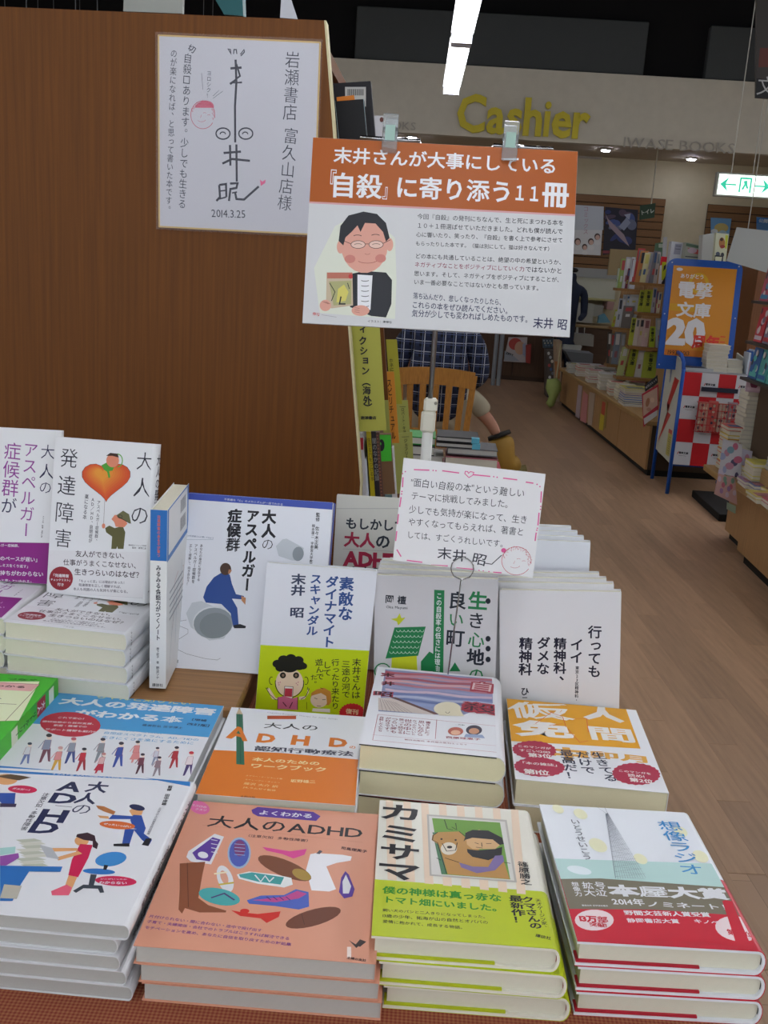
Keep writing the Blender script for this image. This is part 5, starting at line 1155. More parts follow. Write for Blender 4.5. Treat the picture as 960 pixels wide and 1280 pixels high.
skin('boot', [(.425, .36, .40), (.455, .35, .32), (.48, .34, .22), (.53, .37, .20), (.585, .40, .235)], [(0, 1), (1, 2), (2, 3), (3, 4)], [.104, .10, .094, .082, .06], BT, pr)
B().tube([(.428, .36, .415), (.438, .357, .392)], [.078, .080], mat(0x1c1a18, .6), 14).ob('boot_cuff', pr, smooth=True)
B().hexa([(.44, .27, .125), (.46, .41, .125), (.64, .46, .17), (.64, .35, .165), (.43, .27, .155), (.45, .41, .155), (.635, .46, .20), (.635, .35, .195)], mat(0x6a6038, .7)).ob('boot_sole', pr)
skin('boot', [(-.09, .44, .16), (-.09, .43, .08), (-.09, .52, .05), (-.09, .60, .045)], [(0, 1), (1, 2), (2, 3)], [.055, .052, .042, .035], BT, pr)

# ------------------------------------------------------------------ left counter, far shelves
CB = mat(0x9c7850, .5, 'woodv', 'counter_laminate'); CT = mat(0x9a7a4c, .45, 'woody', 'counter_edge')
co = thing('counter', 'long low brown counter down the aisle before the far shelves', 'counter', (1.72, 7.71, 0), (0, 0, .05))
LEN = 3.95
B().box(.03, .02, 0, 1.1, LEN, .05, mat(0x141210, .8)).ob('plinth', co)
for k in range(4): y = LEN * k / 4; B().box(0, y + .004, .05, .02, y + LEN / 4 - .004, .40, CB, .002).ob('front_panel', co)
B().box(.02, 0, .05, 1.1, LEN, .40, mat(0x3a2c20, .6)).ob('carcass', co); B().box(-.04, -.02, .40, 1.12, LEN + .02, .435, CT, .004).ob('worktop', co)
KL = (690, 430, 6.857)
for k, (lb, q, c) in enumerate((('pale lilac strip hanging on the counter front, left', [(225, 350), (258, 362), (232, 640), (200, 620)], 0xa898a0), ('pink strip hanging on the counter front, middle', [(268, 400), (308, 440), (290, 680), (240, 655)], 0xb87878), ('grey beige strip hanging on the counter front, right', [(320, 410), (368, 425), (340, 700), (305, 690)], 0xa49484), ('yellow and red leaflet hanging on the counter front', [(420, 470), (475, 500), (455, 722), (395, 700)], 0x8e7a44))):
    P = [atz(*[0, 0], 0)] and [None]
    pts = []
    for a, b_ in q:
        u, v = a / KL[2] + KL[0], b_ / KL[2] + KL[1]
        # on the counter's front plane
        d = _rt * (u - 480) + _dn * (v - 640) + _fw * FPX; n = Vector((cos(.05), sin(.05), 0)); o = Vector((1.72, 7.71, 0)) - n * .006; t = (o - Vector((0, 0, CAM_H))).dot(n) / d.dot(n); pts.append(Vector((0, 0, CAM_H)) + d * t)
    c0 = sum(pts, Vector()) / 4; n = Vector((-.004, 0, 0)); vs = [p - c0 for p in pts] + [p - c0 - n for p in pts]
    b = B().add(vs, [(0, 1, 2, 3), (7, 6, 5, 4), (0, 4, 5, 1), (1, 5, 6, 2), (2, 6, 7, 3), (3, 7, 4, 0)], mat(c, .5))
    if k == 3: b.add([(0, y * .6 + (0), z - .01) for _, y, z in []] or [v * .5 + Vector((-.002, 0, .05)) for v in vs[:4]], [(0, 1, 2, 3)], mat(0xa83828, .5)).add([v * .6 + Vector((-.002, 0, -.08)) for v in vs[:4]], [(0, 1, 2, 3)], mat(0xb8a828, .5))
    tag(b.ob('leaflet', None, c0), lb, 'leaflet')
# books lying on the counter, front faces towards the aisle end
RND = [0xb8b8b4, 0x9aa0a8, 0xc4bca8, 0xa84848, 0x405880, 0x6a7078, 0xc8c8c8, 0x8a5a60, 0x3a3c44, 0xb0a860]
CN = {'white': 0xc4c4c4, 'grey': 0x848484, 'black': 0x222226, 'red': 0xa83838, 'brown': 0x70503c, 'orange': 0xb07040, 'lime': 0xa0a838, 'green': 0x6a9050, 'teal': 0x4a9a98, 'blue': 0x405c98, 'pale blue': 0x9cacb8, 'violet': 0x7a5070, 'pink': 0xb88090, 'cream': 0xc4bca0, 'yellow': 0xc0b030}
def cname(c):
    t = lambda v: ((v >> 16) & 255, (v >> 8) & 255, v & 255)
    return min(CN, key=lambda n: sum((a - b) ** 2 for a, b in zip(t(CN[n]), t(c))))
NTH = ['first', 'second', 'third', 'fourth', 'fifth', 'sixth', 'seventh', 'eighth', 'ninth', 'tenth', 'eleventh', 'twelfth', 'thirteenth', 'fourteenth']
def pile(x, y, z, n, w, dpt, t, label, group, cols, rot=0):
    for k in range(n):
        c = cols[k % len(cols)]
        ob = B().box(-w / 2, -dpt / 2, 0, w / 2, dpt / 2, t * .16, mat(c, .4)).box(-w / 2, -dpt / 2, t * .84, w / 2, dpt / 2, t, mat(c, .4)).box(-w / 2 + .002, -dpt / 2 + .002, t * .16, w / 2 - .004, dpt / 2 - .002, t * .84, mat(0xc4c0b0, .8, 'pages')).ob('book', None, (x + R.uniform(-.006, .006), y + R.uniform(-.006, .006), z + k * (t + .0008)), (0, 0, rot + R.uniform(-.05, .05)))
        if k == n - 1 and n > 0: B().box(-w * .38, -dpt * .38, t, w * .3, dpt * .1, t + .0008, mat(RND[(k * 3 + 4) % 10], .5)).ob('cover_print', ob)
        tag(ob, '%s, %s' % (label, 'alone' if n == 1 else 'topmost' if k == n - 1 else 'lowest' if k == 0 else '%s from bottom' % NTH[k]), 'book', group)
CZ = .436
def cpos(u, v): p = atz(u, v, CZ); return p.x, p.y
pl_ = [(708, 466, 6, .26, .24, .016, 'silver grey', [0x8c9298, 0x9aa0a4, 0x848a90]), (722, 470, 4, .16, .2, .03, 'red topped white', [0xc4c0c0, 0xc8c8c8, 0xb83838]), (735, 478, 4, .17, .2, .03, 'white and red striped', [0xc8c4c0, 0xb04450, 0xc8c8c8]), (747, 487, 5, .17, .2, .03, 'off-white', [0xc4c4c0, 0xc8c0b8]), (757, 494, 4, .16, .2, .03, 'red marked cream', [0xc8c0ac, 0xb85040, 0xc8c8c4]), (768, 500, 5, .16, .2, .026, 'pale yellow and cream', [0xc8c098, 0xc4bca8, 0xc8c8b8]), (789, 508, 8, .22, .26, .018, 'white and blue', [0xc8c8c8, 0x2c2c34, 0x4c6ca8, 0x5a7ab4, 0x4c6ca8, 0x8a5a78, 0xc8c8b0, 0xb0a840]), (741, 463, 3, .22, .2, .02, 'white', [0xc0c4c8, 0xc8c8c8]), (758, 468, 4, .2, .2, .02, 'dark covered', [0xb8b8b8, 0x34363e, 0x30343c]), (778, 476, 4, .22, .2, .018, 'grey and white', [0xb8b8bc, 0x9aa0a8, 0xc4c4c4]), (800, 487, 4, .22, .2, .016, 'pale leaflet like', [0xb4b4b4, 0xc0bcb0]), (812, 500, 5, .18, .2, .018, 'cream and yellow', [0xc0bca8, 0xb0a850])]
for i, (u, v, n, w, dp, t, nm, cols) in enumerate(pl_):
    x, y = cpos(u, v); x = max(x, 1.80 - (y - 7.71) * .05); pile(x, y + dp / 2, CZ, n, w, dp, t, '%s book in the aisle counter pile %s' % (nm, 'at the far end' if u < 715 else 'by the price card' if u > 785 else 'mid counter'), 'counter pile of %s books' % nm, cols)
# framed sale card leaning over the counter end
slab('price_card', 'tilted pink card with red frame leaning on the counter end', 'card', [(772, 430), (912, 345), (912, 560), (785, 715)], 7.66, .012, 0xa83040, KL, art=lambda p: p.poly([(780, 440), (903, 370), (905, 525), (782, 620)], 0xb89a88).poly([(785, 640), (903, 565), (903, 610), (792, 692)], 0xc0bcbc).up().ell(820, 500, 16, 40, 0x9a6a50, .2).ell(860, 480, 18, 22, 0xc8a894).ell(830, 560, 20, 16, 0xa88070))
slab('price_card', 'black lettered strip along the top of the tilted pink card', 'card', [(795, 355), (905, 268), (908, 330), (800, 410)], 7.64, .01, 0x26262a, KL, art=lambda p: p.row('新刊コミック', (802, 378), (900, 300), 0x9a9a9a, 1, .03))
# green balloon-like ornament and narrow rack at the counter far end
gb = thing('fabric_ornament', 'pale green rounded bag hanging at the far counter end', 'ornament', at(692, 486, 11.3))
B().tube([(0, 0, -.20), (-.02, 0, -.17), (0, 0, -.1), (.0, 0, .0), (-.005, 0, .09), (.02, 0, .13)], [.03, .05, .045, .09, .08, .015], mat(0x8c9a58, .6), 14).ob('bag', gb, smooth=True)
B().tube([(.02, 0, .12), (.03, 0, .5)], .012, mat(0xa09878, .6), 6).ob('strap', gb)
slab('display_rack', 'narrow cream and orange rack panel at the far counter end', 'rack', [(570, 280), (615, 280), (605, 740), (575, 745)], 11.9, .3, 0x9c8870, (600, 380, 6), art=lambda p: p.poly([(560, 430), (600, 430), (598, 560), (565, 560)], 0xa06a40))
slab('display_rack', 'dark narrow rack with mixed magazines beside the cream one', 'rack', [(500, 350), (560, 350), (550, 700), (500, 700)], 12.3, .3, 0x4a4440, (600, 380, 6), art=lambda p: [p.ell(515 + (k * 13) % 35, 370 + k * 30, 10, 12, RND[k % 10]) for k in range(9)])

# ---- slanted magazine shelves beyond the counter (spines and covers angled to the aisle)
def shelf_unit(name, label, y0, y1, boards, top, xf=2.12, sl=.16):
    t = thing(name, label, 'shelf', (xf, y0, 0)); zb = .438
    B().prism([(-sl * (1 - zb / top), zb), (.5, zb), (.5, top), (.0, top)], 'xz', 0, .025, CB).ob('end_panel', t)
    B().prism([(-sl * (1 - zb / top), zb), (.5, zb), (.5, top), (.0, top)], 'xz', y1 - y0 - .025, y1 - y0, CB).ob('end_panel', t)
    B().box(.48, .025, zb, .5, y1 - y0 - .025, top, mat(0x2c241c, .7)).ob('back_board', t)
    for z in boards: x = -sl * (1 - z / top); B().box(x, .025, z - .025, .48, y1 - y0 - .025, z, mat(0x8a6438, .5, 'woody')).ob('shelf', t)
    return t
SU = {}
SU[9.46] = shelf_unit('magazine_shelf', 'brown shelf unit behind the orange poster, nearer one', 9.45, 10.3, (), 1.62)
SU[10.51] = shelf_unit('magazine_shelf', 'brown shelf unit further down the aisle with tall files', 10.5, 11.75, (), 1.55)
bx = thing('cabinet', 'plain brown cabinet behind the blue poster stand', 'cabinet', (2.05, 8.3, 0)); B().box(0, 0, .438, .6, .95, 1.58, CB, .004).ob('carcass', bx); B().box(-.01, -.01, 1.58, .61, .96, 1.60, CT).ob('top_board', bx)
K2b = (760, 290, 6.4)
Lm = 0xa0a838
rows = [
 # crop quads: x0,y0,x1,y1 top edge / shift of the bottom / colour ; label group
 ('magazine on the top shelf of the nearer unit', 9.46, [(245, 130, 300, 385, -45, 0xa84040), (265, 150, 330, 400, -50, 0xb07848), (325, 160, 375, 385, -50, 0xa8a0a8), (300, 165, 345, 385, -45, 0xb8b48c), (372, 150, 420, 390, -45, 0x6c6c74), (400, 160, 425, 390, -35, 0xa49c98)]),
 ('magazine on the top shelf of the farther unit', 10.51, [(82, 290, 108, 445, -18, 0xa8b8a8), (110, 212, 150, 445, -35, 0x8aa058), (150, 200, 195, 445, -40, 0xb0b0b8), (165, 290, 182, 445, -30, 0x6a3040), (195, 200, 222, 450, -35, 0xb8bcc4), (205, 220, 250, 450, -40, 0xaeb4c0)]),
 ('book block on the second shelf of the nearer unit', 9.46, [(262, 465, 300, 635, -28, Lm), (298, 460, 368, 640, -25, Lm), (368, 445, 395, 640, -25, 0xa0a0a8), (395, 470, 412, 640, -22, 0x7a4850), (412, 480, 435, 640, -25, 0xc0b8a4)]),
 ('file on the middle shelf of the farther unit', 10.51, [(60, 620, 80, 755, -32, Lm), (95, 530, 128, 745, -38, 0xb4b8c0), (125, 500, 150, 600, -10, 0xb8bcc4), (155, 500, 180, 580, -8, 0xa8b0b8), (178, 500, 248, 580, -8, 0xb0b4b8), (128, 590, 215, 700, -20, 0x68625e)]),
 ('slim paperback on the third shelf of the nearer unit', 9.46, [(195, 685, 232, 845, -28, Lm), (232, 690, 262, 855, -28, 0xc0b8b0), (262, 690, 298, 860, -25, 0xb8a8a0), (298, 695, 345, 880, -28, 0xc0a8a8), (340, 755, 382, 920, -12, 0x9cb030), (385, 690, 440, 920, 0, 0x9aa4ac)]),
 ('tall file on the lowest shelf of the farther unit', 10.51, [(0, 800, 35, 1040, -10, 0x4a4640), (30, 810, 60, 1050, -20, 0x70685c), (60, 800, 112, 1055, -35, 0x727c88), (112, 805, 150, 1060, -35, 0x8a8478)]),
 ('thick book on the lowest shelf of the nearer unit', 9.46, [(120, 920, 175, 1100, -50, 0xa0a870), (190, 920, 252, 1115, -45, 0x98a030), (250, 950, 300, 1130, -35, 0xb8b8b8), (295, 960, 410, 1165, -30, 0x9ca840)]),
]
for lb, y, it in rows:
    Q = [at(a / K2b[2] + K2b[0], b / K2b[2] + K2b[1], y - .02 - .0205 * k) for k, (x0, y0, x1, y1, s, c) in enumerate(it) for a, b in ((x0 + s, y1), (x1 + s, y1 + 3))]
    zr = max(.47, min(q.z for q in Q)); xa = min(q.x for q in Q) - .02; un = SU[y]; o = un.location
    B().box(xa - o.x, y - .17 - o.y, zr - .025, .47, .04, zr - .0005, mat(0x8a6438, .5, 'woody')).ob('shelf', un)
    for k, (x0, y0, x1, y1, s, c) in enumerate(it):
        def art(p, k=k, x0=x0, x1=x1, y0=y0, y1=y1, s=s, c=c):
            w = x1 - x0
            if c in (Lm, 0x9ca840, 0x98a030, 0x9cb030) and w > 30: p.col('新書文庫', (x0 + w * .5 + s * .1, y0 + 12), (x0 + w * .5 + s * .7, y0 + (y1 - y0) * .75), 0x2c3420, 1, .03)
            else: p.poly([(x0 + w * .2 + s * .1, y0 + 15), (x0 + w * .8 + s * .1, y0 + 15), (x0 + w * .8 + s * .35, y0 + (y1 - y0) * .4), (x0 + w * .2 + s * .35, y0 + (y1 - y0) * .4)], RND[(k * 3 + x0) % 10]); p.poly([(x0 + w * .3 + s * .6, y0 + (y1 - y0) * .6), (x0 + w * .7 + s * .6, y0 + (y1 - y0) * .6), (x0 + w * .7 + s * .8, y0 + (y1 - y0) * .8), (x0 + w * .3 + s * .8, y0 + (y1 - y0) * .8)], RND[(k * 7 + x0 + 3) % 10])
        slab('book', '%s %s, %s from left' % (cname(c), lb, NTH[k]), 'book', [(x0, y0), (x1, y0 + 3), (x1 + s, y1 + 3), (x0 + s, y1)], y - .02 - .0205 * k, .02, c, K2b, zb=zr, group=lb + 's', art=art)
slab('sale_sign', 'red topped white sign with black 2 on yellow beside the blue frame', 'sign', [(425, 195), (545, 205), (520, 425), (402, 418)], 9.3, .01, 0xc0c0c4, K2b, art=lambda p: p.poly([(425, 195), (545, 205), (540, 245), (415, 268)], 0xb82030).poly([(432, 240), (545, 245), (530, 392), (428, 385)], 0xa8b020).up().row('2', (436, 330), (500, 334), BK, 1.7, .03))
KU = (820, 260, 6.857)
slab('magazine', 'white boxed magazine standing on the brown cabinet', 'magazine', [(135, 285), (235, 298), (200, 522), (105, 522)], 8.9, .1, 0xb4b8c0, KU, art=lambda p: p.poly([(165, 305), (222, 310), (205, 400), (150, 395)], 0x8a8c9c).line([(170, 325), (215, 330)], 5, 0x505468).line([(165, 350), (210, 355)], 5, 0x505468))
slab('magazine', 'pink and green magazine tilted on the brown cabinet', 'magazine', [(258, 292), (490, 345), (480, 525), (228, 525)], 8.8, .1, 0x909488, KU, art=lambda p: p.poly([(260, 300), (485, 350), (487, 370), (256, 325)], 0x46604c).poly([(270, 340), (480, 385), (484, 425), (300, 385)], 0xa84848).up().ell(310, 365, 40, 24, 0xb09aa8).ell(420, 400, 50, 14, 0xb84038).line([(250, 415), (480, 432)], 8, 0x2c2c30))
slab('display_box', 'white cube shaped display box on the brown cabinet', 'box', [(402, 232), (518, 212), (490, 528), (385, 528)], 8.65, .12, 0xb0b4b4, KU)
slab('magazine', 'yellow edged picture magazine beside the white display box', 'magazine', [(516, 212), (625, 222), (590, 530), (490, 530)], 8.5, .06, 0xb4b8a0, KU, art=lambda p: p.ell(565, 300, 26, 48, 0x9a6838).poly([(595, 232), (620, 235), (605, 350), (590, 345)], 0xa8b030).up().ell(562, 270, 14, 14, 0x40281c).ell(570, 330, 22, 14, 0x883028).ell(530, 395, 18, 20, 0x485060).ell(570, 400, 14, 18, 0x30343c))
slab('sign', 'small green and white upright sign on the farther shelf top', 'sign', [(380, 90), (470, 78), (455, 275), (360, 275)], 10.3, .02, 0x4c6850, K2b, art=lambda p: p.rect(405, 95, 440, 125, 0x9aa498))
slab('sign', 'tiny white strip standing above the green sign', 'sign', [(445, 40), (475, 40), (460, 275), (430, 275)], 10.2, .02, 0x9a9ca0, K2b)
slab('cardboard_panel', 'plain tan cardboard panel behind the farther shelf', 'board', [(20, 135), (300, 150), (285, 350), (-5, 345)], 11.7, .03, 0x8c7a58, K2b)

# ------------------------------------------------------------------ blue poster stand
BLU = mat(0x1a4a98, .35, '', 'blue_metal')
X0, X1, Y0, Y1 = 1.765, 2.265, 7.1, 7.62
stn = thing('poster_stand', 'blue framed display stand with red and white checker front', 'display stand', (X0, Y0, 0))
W = X1 - X0; D = Y1 - Y0
for x, y, zz in ((0, 0, .90), (W, 0, .88), (0, D, .95), (W, D, .95)): B().tube([(x, y, 0), (x, y, zz)], .014, BLU, 10).ob('leg', stn, smooth=True)
B().box(-.003, .0, .21, W + .003, .02, .215, BLU).box(.015, .02, .215, W - .015, D - .01, .235, mat(0x9a9a9a, .5)).ob('bottom_tray', stn)
RDm = mat(0xb01c24, .45); WHm = mat(0xb8bac0, .45)
for r_ in range(4):
    for c_ in range(4):
        w4, h4 = (W - .02) / 4, .165; red = (r_ + c_) % 2 == 0
        o_ = B().box(.01 + c_ * w4, -.008, .22 + (3 - r_) * h4, .01 + (c_ + 1) * w4 - .001, .004, .22 + (4 - r_) * h4 - .001, RDm if red else WHm).ob('checker_panel', stn)
        if not red:
            p = Print(w4 * 1000, h4 * 1000, d=.5); wx = w4 * 1000
            p.row('電撃文庫', (wx * .26, 88), (wx * .82, 86), BK, 1, .04).row('Dengeki Bunko', (wx * .28, 68), (wx * .72, 67), 0x5a5a60, 1).poly([(wx * .16, 78), (wx * .24, 98), (wx * .26, 92), (wx * .20, 76)], 0xb01c24)
            obj('logo_print', p.mesh('logo_print', Matrix.Translation((.01 + c_ * w4, -.0085, .22 + (3 - r_) * h4)) @ Matrix.Rotation(pi / 2, 4, 'X')), o_)
side = [(0.02, .25), (D - .02, .22), (D - .02, .92), (.2, .99), (.07, .97), (.02, .90)]
side = [(.02, .22), (D - .02, .24), (D - .02, 1.0), (.25, .97), (.08, .95), (.02, .88)]
o_ = B().prism(side, 'yz', -.006, .006, mat(0xb0b2a8, .5)).ob('side_panel', stn)
B().tube([(0, 0, .88), (0, .03, .94), (0, .12, .985), (0, .3, 1.0), (0, D, 1.02)], .014, BLU, 8).ob('side_rail', stn, smooth=True)
o2 = B().prism(side, 'yz', W - .006, W + .006, mat(0xb0b2a8, .5)).ob('side_panel', stn)
p = Print(1000 * D, 800, d=.6)      # side art: x runs front to back when seen from the aisle -> mirror
bolt = [(60, 640), (200, 650), (330, 440), (230, 440), (470, 120), (170, 380), (290, 385)]
p.poly([(a, b) for a, b in bolt], 0xb02c28).rect(60, 90, 170, 250, 0xa8a050).rect(60, 250, 170, 280, 0xb02c28)
for k in range(8): p.rect(70, 110 + k * 16, 70 + 50 + (k * 31) % 40, 114 + k * 16, 0x5a5a40)
p.ell(330, 720, 28, 26, 0x8a7a98).poly([(310, 700), (355, 700), (345, 600), (320, 590)], 0x6878a0)
obj('side_print', p.mesh('side_print', Matrix(((0, 0, -1, -.0065), (1, 0, 0, 0), (0, 1, 0, .17), (0, 0, 0, 1)))), o_)
B().box(.02, .0, .87, W - .02, D, .885, mat(0x8a8c90, .5)).ob('top_tray', stn)
# head frame leaning back
hf = []
def rr(w, h, r_, n=6):
    out = []
    for cx, cz, a in ((w - r_, h - r_, 0), (r_, h - r_, pi / 2), (r_, 0, pi), (w - r_, 0, 1.5 * pi)):
        if cz == 0: out += [(0, 0)] if a == pi else [(w, 0)]; continue
        for i in range(n + 1): t = a + pi / 2 * i / n; out.append((cx + r_ * cos(t), cz + r_ * sin(t)))
    return out
HW, HH = W + .03, .78
Lh = Matrix.Translation((-.140, D - .30, .87)) @ Matrix.Rotation(-.10, 4, 'X')
b = B().prism(rr(HW, HH, .06), 'xz', 0, .03, BLU); o_ = b.ob('poster_frame', stn); o_.matrix_local = Lh
b = B().box(.042, -.004, .10, HW - .042, 0, HH - .05, mat(0xbc7c1c, .4)); o3 = b.ob('orange_poster', stn); o3.matrix_local = Lh
PW2, PH2 = (HW - .084) * 1000, (HH - .15) * 1000
p = Print(PW2, PH2, d=.5)
w, h = PW2, PH2
p.ell(w * .42, h * .82, w * .16, w * .16, 0xc09818).rect(0, h * .5, w * .6, h * .58, 0xb88a10)
p.up().ell(w * .42, h * .82, w * .11, w * .11, 0xbc7c1c).rect(0, 0, w, h * .07, 0xb86818); p.up()
WH2 = 0xc8c8cc
p.row('電撃', (w * .10, h * .74), (w * .66, h * .74), WH2, .98, .03).row('文庫', (w * .12, h * .52), (w * .66, h * .52), WH2, .9, .03).row('20', (w * .0, h * .28), (w * .60, h * .28), WH2, .95, .07)
p.up().row('周年', (w * .42, h * .17), (w * .86, h * .17), 0xc03020, 1, .05).row('ありがとう', (w * .12, h * .89), (w * .50, h * .89), WH2, 1, .02).ell(w * .1, h * .96, w * .05, w * .025, WH2).row('1993-2013', (w * .05, h * .035), (w * .4, h * .035), 0x4a2c10, 1).row('電撃文庫', (w * .78, h * .035), (w * .96, h * .035), 0x3a2010, 1, .03)
for k in range(3): p.rect(w * .86, h * (.12 + k * .06), w * .94, h * (.13 + k * .06), 0xc03020)
obj('poster_print', p.mesh('poster_print', Lh.inverted() @ Lh @ Matrix.Translation((.042, -.0045, .10)) @ Matrix.Rotation(pi / 2, 4, 'X')), o3)
for q in ((.015, .03), (HW - .015, .03), (.015, HH * .5), (HW - .015, HH * .5), (.03, HH - .03), (HW - .03, HH - .03)):
    s_ = B().tube([(q[0], -.003, q[1]), (q[0], .002, q[1])], .005, mat(0xa8b0b8, .3), 8).ob('screw', stn); s_.matrix_local = Lh
s_ = B().tube([(HW * .62, .012, HH - .005), (HW * .62, .012, HH + .035), (HW * .72, .012, HH + .035), (HW * .72, .012, HH - .005)], .006, mat(0x222a3a, .4), 6).ob('carry_hook', stn); s_.matrix_local = Lh
B().box(.135, -.03, .755, .385, -.012, .785, mat(0x1a1e30, .4)).ob('dark_rail', stn)
# wire basket with magazines
rk = B(); wr = mat(0xa83838, .4, metal=.3); bx0, bx1, bz0, bz1 = .12, .40, .475, .70
for k in range(13): x = bx0 + (bx1 - bx0) * k / 12; rk.tube([(x, -.07, bz0), (x, -.07, bz1 - .02)], .0022, wr, 5).tube([(x, -.07, bz0), (x, -.01, bz0)], .002, wr, 5)
for k in range(5): z = bz0 + (bz1 - .02 - bz0) * k / 4; rk.tube([(bx0, -.01, z), (bx0, -.07, z), (bx1, -.07, z), (bx1, -.01, z)], .0026, wr, 5)
rk.ob('wire_basket', stn)
MC2 = (0xa88878, 0xb05850, 0xa89888, 0x8a7a80, 0xb0a080, 0xa86870)
for k in range(4):
    x = X0 + .13 + k * .066
    ob = B().box(0, 0, 0, .062, .03, .20 + .012 * (k % 2), mat(MC2[k], .5)).ob('magazine', None, (x, Y0 - .055, bz0 + .006)); tag(ob, 'picture magazine in the red wire basket, %s from left' % NTH[k], 'magazine', 'magazines in the wire basket')
    p = Print(62, 200, d=.5)
    for j in range(9): p.ell(10 + (j * 23 + k * 17) % 44, 20 + j * 20, 9 + j % 4, 10, (0x5a4a50, 0xb83840, 0xc0b8a0, 0x3a3040, 0x9aa088)[(j + k) % 5])
    obj('cover_print', p.mesh('cover_print', Matrix.Translation((0, -.0006, 0)) @ Matrix.Rotation(pi / 2, 4, 'X')), ob)
pile(X0 + .25, Y0 + .17, .886, 7, .15, .17, .026, 'thick white paperback in the stand\'s tall pile', 'tall paperback pile on the stand', [0xb8b6ac, 0xc0bcb0])
pile(X0 + .38, Y0 + .17, .886, 5, .11, .15, .017, 'white paperback in the stand\'s lower pile', 'low paperback pile on the stand', [0xb0aea4, 0xb8b4a8])
for k in range(6):
    ob = B().box(0, 0, 0, .014, .12, .15 + .01 * (k % 3), mat((0xa8b4c0, 0x2c5aa0)[k % 2], .5)).ob('book', None, (X0 + .447 + k * .0155, Y0 + .05, .886)); tag(ob, 'thin %s booklet upright on the stand, %s from left' % (('white', 'blue')[k % 2], NTH[k]), 'booklet', 'upright booklets on the stand')
ob = B().box(-.1, -.08, 0, .1, .08, .02, mat(0xa0a4a8, .5)).ob('magazine', None, (X0 + .11, Y0 + .12, .886), (0, 0, .1)); tag(ob, 'flat grey magazine lying left of the tall paperback pile', 'magazine')
B().box(-.09, -.07, .02, .06, .05, .0215, mat(0x2c3040, .5)).ob('cover_print', ob)

# ------------------------------------------------------------------ right counters and comics rack
rc1 = thing('counter', 'near right low brown counter with books, at the photo edge', 'counter', (1.78, 2.2, 0))
B().box(.03, 0, 0, .9, 3.2, .06, mat(0x141210, .8)).ob('plinth', rc1); B().box(0, 0, .06, .9, 3.25, .40, CB, .003).ob('front_panel', rc1); B().box(-.055, -.02, .40, .93, 3.28, .445, CT, .004).ob('worktop', rc1)
rc2 = thing('counter', 'short brown counter just beyond the near right counter', 'counter', (1.85, 5.5, 0))
B().box(.03, .0, 0, .8, .43, .05, mat(0x141210, .8)).ob('plinth', rc2); B().box(0, 0, .05, .8, .44, .40, CB, .003).ob('front_panel', rc2); B().box(-.17, .01, .40, .82, .48, .435, CT, .004).ob('worktop', rc2)
gd = thing('bookcase', 'tall brown case end right of the blue poster frame', 'bookcase', (2.36, 7.72, 0))
B().box(0, 0, .438, .45, .5, 1.72, mat(0x6e4628, .5, 'woodv'), .004).ob('side_board', gd)
rk2 = thing('comic_rack', 'dark rack holding face-out comics at the right edge', 'rack', (1.74, 4.93, 0))
B().box(.12, 0, .45, .5, .80, 1.72, mat(0x4a3a2c, .6)).ob('back_board', rk2)
B().box(.05, 0, .447, .3, 1.03, .56, CT, .003).ob('step_ledge', rk2)
for z in (.98, 1.18, 1.40): B().box(-.0, 0, z, .14, .80, z + .015, mat(0x3a3230, .5)).ob('shelf', rk2)
CC = [(0x5a9868, 0xa8485a, 0x3a7aa0), (0x6a6478, 0xb02838, 0xb8b0b8), (0x4a9a98, 0x2c5a98, 0x58b0a8), (0xb07a98, 0x8a3a60, 0xc0a0b0)]
for r_, (z, hh) in enumerate(((1.415, .19), (1.195, .19), (.995, .17), (.90, .0))):
    if hh == 0: continue
    for k in range(5):
        y = 4.94 + k * .155; c3 = CC[r_]
        ob = B().box(-.012, 0, 0, 0, .14, hh, mat(c3[k % 3], .45)).ob('comic', None, (1.785, y, z), (0, .12, 0)); tag(ob, '%s face-out comic on the %s shelf of the right rack, %s from near end' % (cname(c3[k % 3]), ('upper', 'middle', 'lower')[r_], NTH[k]), 'comic', '%s shelf comics' % ('upper', 'middle', 'lower')[r_])
        p = Print(140, hh * 1000, d=.5)
        for j in range(8): p.ell(20 + (j * 37 + k * 29) % 100, 20 + (j * 53 + r_ * 31) % int(hh * 1000 - 40), 14 + j % 5 * 4, 18, (c3[(j + 1) % 3], 0x2a2430, 0xc8c0c0, c3[(j + 2) % 3])[j % 4])
        p.up().rect(10, 12, 130, 34, c3[(k + 1) % 3])
        obj('cover_print', p.mesh('cover_print', Matrix(((0, 0, -1, -.0125), (-1, 0, 0, .14), (0, 1, 0, 0), (0, 0, 0, 1)))), ob)
# face-out pink comic standing on the big pile
pile(1.885, 5.845, .562, 14, .15, .17, .024, 'thick comic in the tall right edge pile', 'tall comic pile', [0xb0aca0, 0xb8b4a8, 0xa8a498])
for k in range(5):
    ob = B().box(0, 0, 0, .11, .014, .17, mat((0xb098a8, 0xa85878, 0x9a90a0, 0xb87890, 0xa8a0b0)[k], .45)).ob('comic', None, (1.79 + k * .032, 5.76 + k * .03, .909), (0, 0, -.5)); tag(ob, 'upright comic on the tall comic pile, %s from left' % NTH[k], 'comic', 'pink comics on the pile')
    p = Print(110, 170, d=.5); p.ell(50, 120, 18, 20, 0xc89aa0).ell(45, 60, 24, 40, 0x6a2848).ell(80, 90, 14, 40, 0x8a3860).up().ell(50, 118, 10, 12, 0xd0b8b0).rect(10, 10, 100, 26, 0xc0a8b8)
    obj('cover_print', p.mesh('cover_print', Matrix.Translation((0, -.0006, 0)) @ Matrix.Rotation(pi / 2, 4, 'X')), ob)
